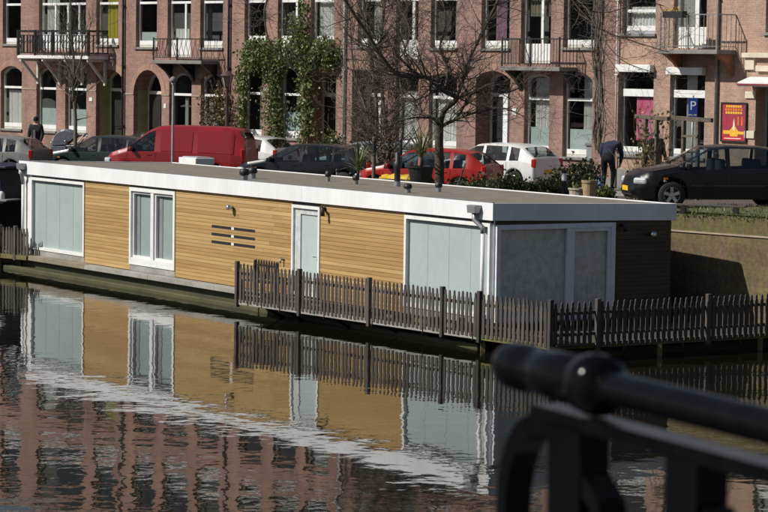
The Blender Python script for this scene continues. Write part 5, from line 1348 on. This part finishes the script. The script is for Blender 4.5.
def person(label, P, rz, joints, rad, mats, group=None, scale=1.0):
    """one continuous skinned body; materials by nearest limb; hair as a child"""
    root = empty('person', P, rz); tag(root, label, 'person', group)
    names = list(joints); idx = {n: i for i, n in enumerate(names)}
    edges = [('pelvis', 'waist'), ('waist', 'chest'), ('chest', 'neck'), ('neck', 'chin'), ('chin', 'crown')]
    for s in 'LR': edges += [('chest', 'sh' + s), ('sh' + s, 'el' + s), ('el' + s, 'wr' + s), ('wr' + s, 'pa' + s), ('pelvis', 'hp' + s), ('hp' + s, 'kn' + s), ('kn' + s, 'an' + s), ('an' + s, 'to' + s)]
    vs = [Vector(joints[n]) * scale for n in names]; ex = [(idx[a], idx[b]) for a, b in edges]; rr = [rad.get(n[:2] if n[-1] in 'LR' and n[:2] in rad else n, .05) * scale for n in names]
    for s in 'LR':      # four fingers and a thumb
        p = vs[idx['pa' + s]]; d = (p - vs[idx['wr' + s]]).normalized(); sd = d.orthogonal().normalized()
        for k in range(5):
            off = sd * (k - 2) * .02 * scale if k else sd * -.035 * scale
            i0 = len(vs); vs.append(p + off + d * (.045 if k else .0) * scale); vs.append(p + off * 1.15 + d * (.08 + .012 * (2 - abs(k - 2)) if k else .04) * scale + Vector((0, .012, 0)) * scale)
            rr += [.010 * scale, .008 * scale]; ex += [(idx['pa' + s], i0), (i0, i0 + 1)]
    me = bpy.data.meshes.new('body'); me.from_pydata(vs, ex, []); ob = link('body', me, root)
    md = ob.modifiers.new('skin', 'SKIN'); md.use_smooth_shade = True
    for i, sv in enumerate(me.skin_vertices[0].data): sv.radius = (rr[i], rr[i] * (.72 if i < len(names) and names[i] in ('chest', 'waist', 'pelvis') else 1.0)); sv.use_root = (i == idx['pelvis'])
    sb = ob.modifiers.new('sub', 'SUBSURF'); sb.levels = 2; sb.render_levels = 2
    dg = bpy.context.evaluated_depsgraph_get(); nm = bpy.data.meshes.new_from_object(ob.evaluated_get(dg)); ob.modifiers.clear(); ob.data = nm
    mm = [mats['top'], mats['legs'], mats['skin'], mats['shoes']]; nm.materials.clear()
    for m_ in mm: nm.materials.append(m_)
    zone = {'to': 3, 'kn': 1, 'an': 1, 'hp': 1, 'pelvis': 1, 'waist': 0, 'chest': 0, 'sh': 0, 'el': 0, 'wr': 0, 'pa': 2, 'neck': 2, 'chin': 2, 'crown': 2}
    for f in nm.polygons:
        c_ = f.center; best = min(range(len(vs)), key=lambda i: (vs[i] - c_).length - rr[i] * .6)
        n_ = names[best] if best < len(names) else 'pa'; f.material_index = zone.get(n_, zone.get(n_[:2], 0)); f.use_smooth = True
    ck, cr = vs[idx['chin']], vs[idx['crown']]; ax = (cr - ck).normalized(); c_ = ck.lerp(cr, .66); q = ax.to_track_quat('Z', 'Y').to_matrix()
    hm = MB()
    for i in range(7):
        for k in range(14):
            th_ = .5 * math.pi * i / 6 * 1.25; ph = 2 * math.pi * k / 14; v = Vector((.092 * math.sin(th_) * math.cos(ph), .112 * math.sin(th_) * math.sin(ph), .118 * math.cos(th_))); hm.v.append(tuple(c_ + q @ (v * scale)))
    for i in range(6):
        for k in range(14): hm.f.append((i * 14 + k, (i + 1) * 14 + k, (i + 1) * 14 + (k + 1) % 14, i * 14 + (k + 1) % 14)); hm.m.append(0)
    hm.build('hair', mats.get('hair', hairm), root, smooth=True)
    nose = MB(); fwd = q @ Vector((0, -1, 0)); nose.cbox(ck.lerp(cr, .45) + fwd * .088 * scale, (.025 * scale, .035 * scale, .04 * scale), q); nose.build('nose', mats['skin'], root, bevel=.008)
    return root
RAD = dict(pelvis=.185, waist=.175, chest=.20, neck=.062, chin=.078, crown=.088, sh=.10, el=.07, wr=.045, pa=.032, hp=.115, kn=.08, an=.045, to=.042)
STAND = dict(pelvis=(0, 0, .95), waist=(0, 0, 1.12), chest=(0, 0, 1.33), neck=(0, -.01, 1.52), chin=(0, -.02, 1.60), crown=(0, -.02, 1.70))
for s, q in (('L', -1), ('R', 1)):
    STAND.update({'sh' + s: (q * .19, 0, 1.42), 'el' + s: (q * .25, -.02, 1.13), 'wr' + s: (q * .24, -.16, .92), 'pa' + s: (q * .23, -.21, .86), 'hp' + s: (q * .09, 0, .88), 'kn' + s: (q * .10, -.03, .50), 'an' + s: (q * .10, .02, .09), 'to' + s: (q * .11, -.15, .05)})
man1 = person('man in dark jacket and cap standing by the bicycles', street_at(36, 102.0), R(-15), STAND, RAD, dict(top=cloth_bl, legs=cloth_bl, skin=skinm, shoes=blackpl, hair=cloth_bl), scale=1.08)
# grey shirt front showing in the open jacket
sf = MB(); sf.prism([(-.05, .98), (.06, .98), (.04, 1.40), (-.04, 1.40)], -.19, -.13); sf.build('shirt_front', cloth_gr, man1, bevel=.01)
BEND = dict(pelvis=(0, .16, .92), waist=(0, .08, 1.10), chest=(0, -.10, 1.26), neck=(0, -.30, 1.30), chin=(0, -.40, 1.26), crown=(0, -.51, 1.25))
for s, q in (('L', -1), ('R', 1)):
    BEND.update({'sh' + s: (q * .21, -.18, 1.28), 'el' + s: (q * .29, -.24, .98), 'wr' + s: (q * .22, -.36, .74), 'pa' + s: (q * .19, -.41, .67), 'hp' + s: (q * .10, .17, .86), 'kn' + s: (q * .13, .02, .48), 'an' + s: (q * .12, .12, .09), 'to' + s: (q * .13, -.06, .05)})
person('man in navy jacket bending forward over the plants', street_at(609.5, 82.0) + Vector((0, 0, .12)), R(160), BEND, RAD, dict(top=cloth_nv, legs=cloth_bl, skin=skinm, shoes=blackpl), scale=1.1)
person('man in dark coat standing behind the timber frame', street_at(656, 80.0) + Vector((0, 0, .12)), R(30), {k: Vector(v) for k, v in STAND.items()}, RAD, dict(top=cloth_bl, legs=cloth_tan, skin=skinm, shoes=blackpl), scale=1.04)
# blue crate and watering bottle beside the bending man
P = street_at(599.5, 80.0); o = empty('plastic_bag', P); tag(o, 'light blue plastic bag standing beside the bending man', 'bag')
bg_ = MB(); bg_.lathe([(0, 0), (.14, .0), (.17, .2), (.13, .42), (.08, .5), (.1, .56)], 9, caps=False); bg_.v = [(x * (1 + .15 * math.sin(9 * z + 5 * x)), y * .8, z) for x, y, z in bg_.v]; bg_.build('sack', grit((.12, .33, .55), (.25, .45, .62), 'blue_plastic', .4, 8), o)
for s in (-.05, .05): MB().tube([(s, -.05, .5), (s, -.03, .64), (s, .03, .64), (s, .05, .5)], .008, 4).build('handle', bluep, o)

# ================================================================== BRIDGE RAILING (in the foreground, out of focus)
RA = Vector((.33, 3.90, 5.232)); RD = Vector((.41, -.91, 0)).normalized()
def rp(t_, z=0.0): return RA + RD * t_ + Vector((0, 0, z))
base = rp(-.1); base.z = 4.10
BR = empty('bridge_railing', base); tag(BR, 'glossy black cast iron bridge railing with round end cap', 'railing')
def rl(P): return P - base
gloss_iron = grit((.0025, .0025, .003), (.004, .004, .005), 'glossy_black_iron', .14, 20, .5, bmp=.10, spec=.09)
def axis_lathe(prof, name, par):
    mb = MB(); q = RD.to_track_quat('Z', 'Y').to_matrix()
    mb.lathe(prof, 20, caps=False); mb.v = [tuple(rl(RA) + q @ Vector(v)) for v in mb.v]; return mb.build(name, gloss_iron, par, smooth=True)
top = axis_lathe([(.025, -.03), (.024, 2.9)], 'top_rail', BR)
axis_lathe([(.0, -.335), (.020, -.333), (.033, -.32), (.0375, -.30), (.038, -.25), (.034, -.235), (.034, -.20), (.0375, -.19), (.0375, -.10), (.031, -.085), (.031, -.075), (.044, -.065), (.047, -.04), (.044, -.015), (.031, -.005), (.025, .0)], 'end_cap', top)
def flat(pts, wd, th_, name, par=BR):
    mb = MB(); sd = Vector((-RD.y, RD.x, 0))
    for i, (t_, z) in enumerate(pts):
        a = pts[max(0, i - 1)]; b = pts[min(len(pts) - 1, i + 1)]; tg = Vector((b[0] - a[0], b[1] - a[1])).normalized(); nn = (-tg.y, tg.x)
        for s1, s2 in ((-1, -1), (1, -1), (1, 1), (-1, 1)): mb.v.append(tuple(rl(rp(t_ + nn[0] * s1 * th_ / 2, z + nn[1] * s1 * th_ / 2) + sd * s2 * wd / 2)))
    for i in range(len(pts) - 1):
        for k in range(4): k2 = (k + 1) % 4; mb.f.append((i * 4 + k, i * 4 + k2, i * 4 + 4 + k2, i * 4 + 4 + k)); mb.m.append(0)
    mb.f += [(3, 2, 1, 0), tuple(len(mb.v) - 4 + k for k in range(4))]; mb.m += [0, 0]
    return mb.build(name, gloss_iron, par)
flat([(-.20, -.058), (2.8, -.058)], .05, .022, 'under_rail')
flat([(-.2, -.95), (2.8, -.95)], .05, .03, 'bottom_rail')
for t_ in (-.09, .25, .60, .95, 1.3, 1.65, 2.0, 2.35, 2.7): flat([(t_, -.065), (t_, -1.15)], .05, .10 if t_ == -.09 else .085, 'post')
def scroll(t0, sgn, name='scroll'):
    pts = [(t0, -.068)]
    for i in range(13):
        a = math.pi * i / 12; pts.append((t0 - sgn * (.02 + .15 * math.sin(a) ** .7), -.075 - .30 * (1 - math.cos(a)) / 2))
    pts.append((t0, -.40)); flat(pts, .045, .032, name)
scroll(-.13, 1)
for t_ in (-.05, .30, .65, 1.0):
    flat([(t_, -.14), (t_ + .05, -.17), (t_ + .075, -.25), (t_ + .09, -.36), (t_ + .14, -.46)], .045, .03, 'scroll')
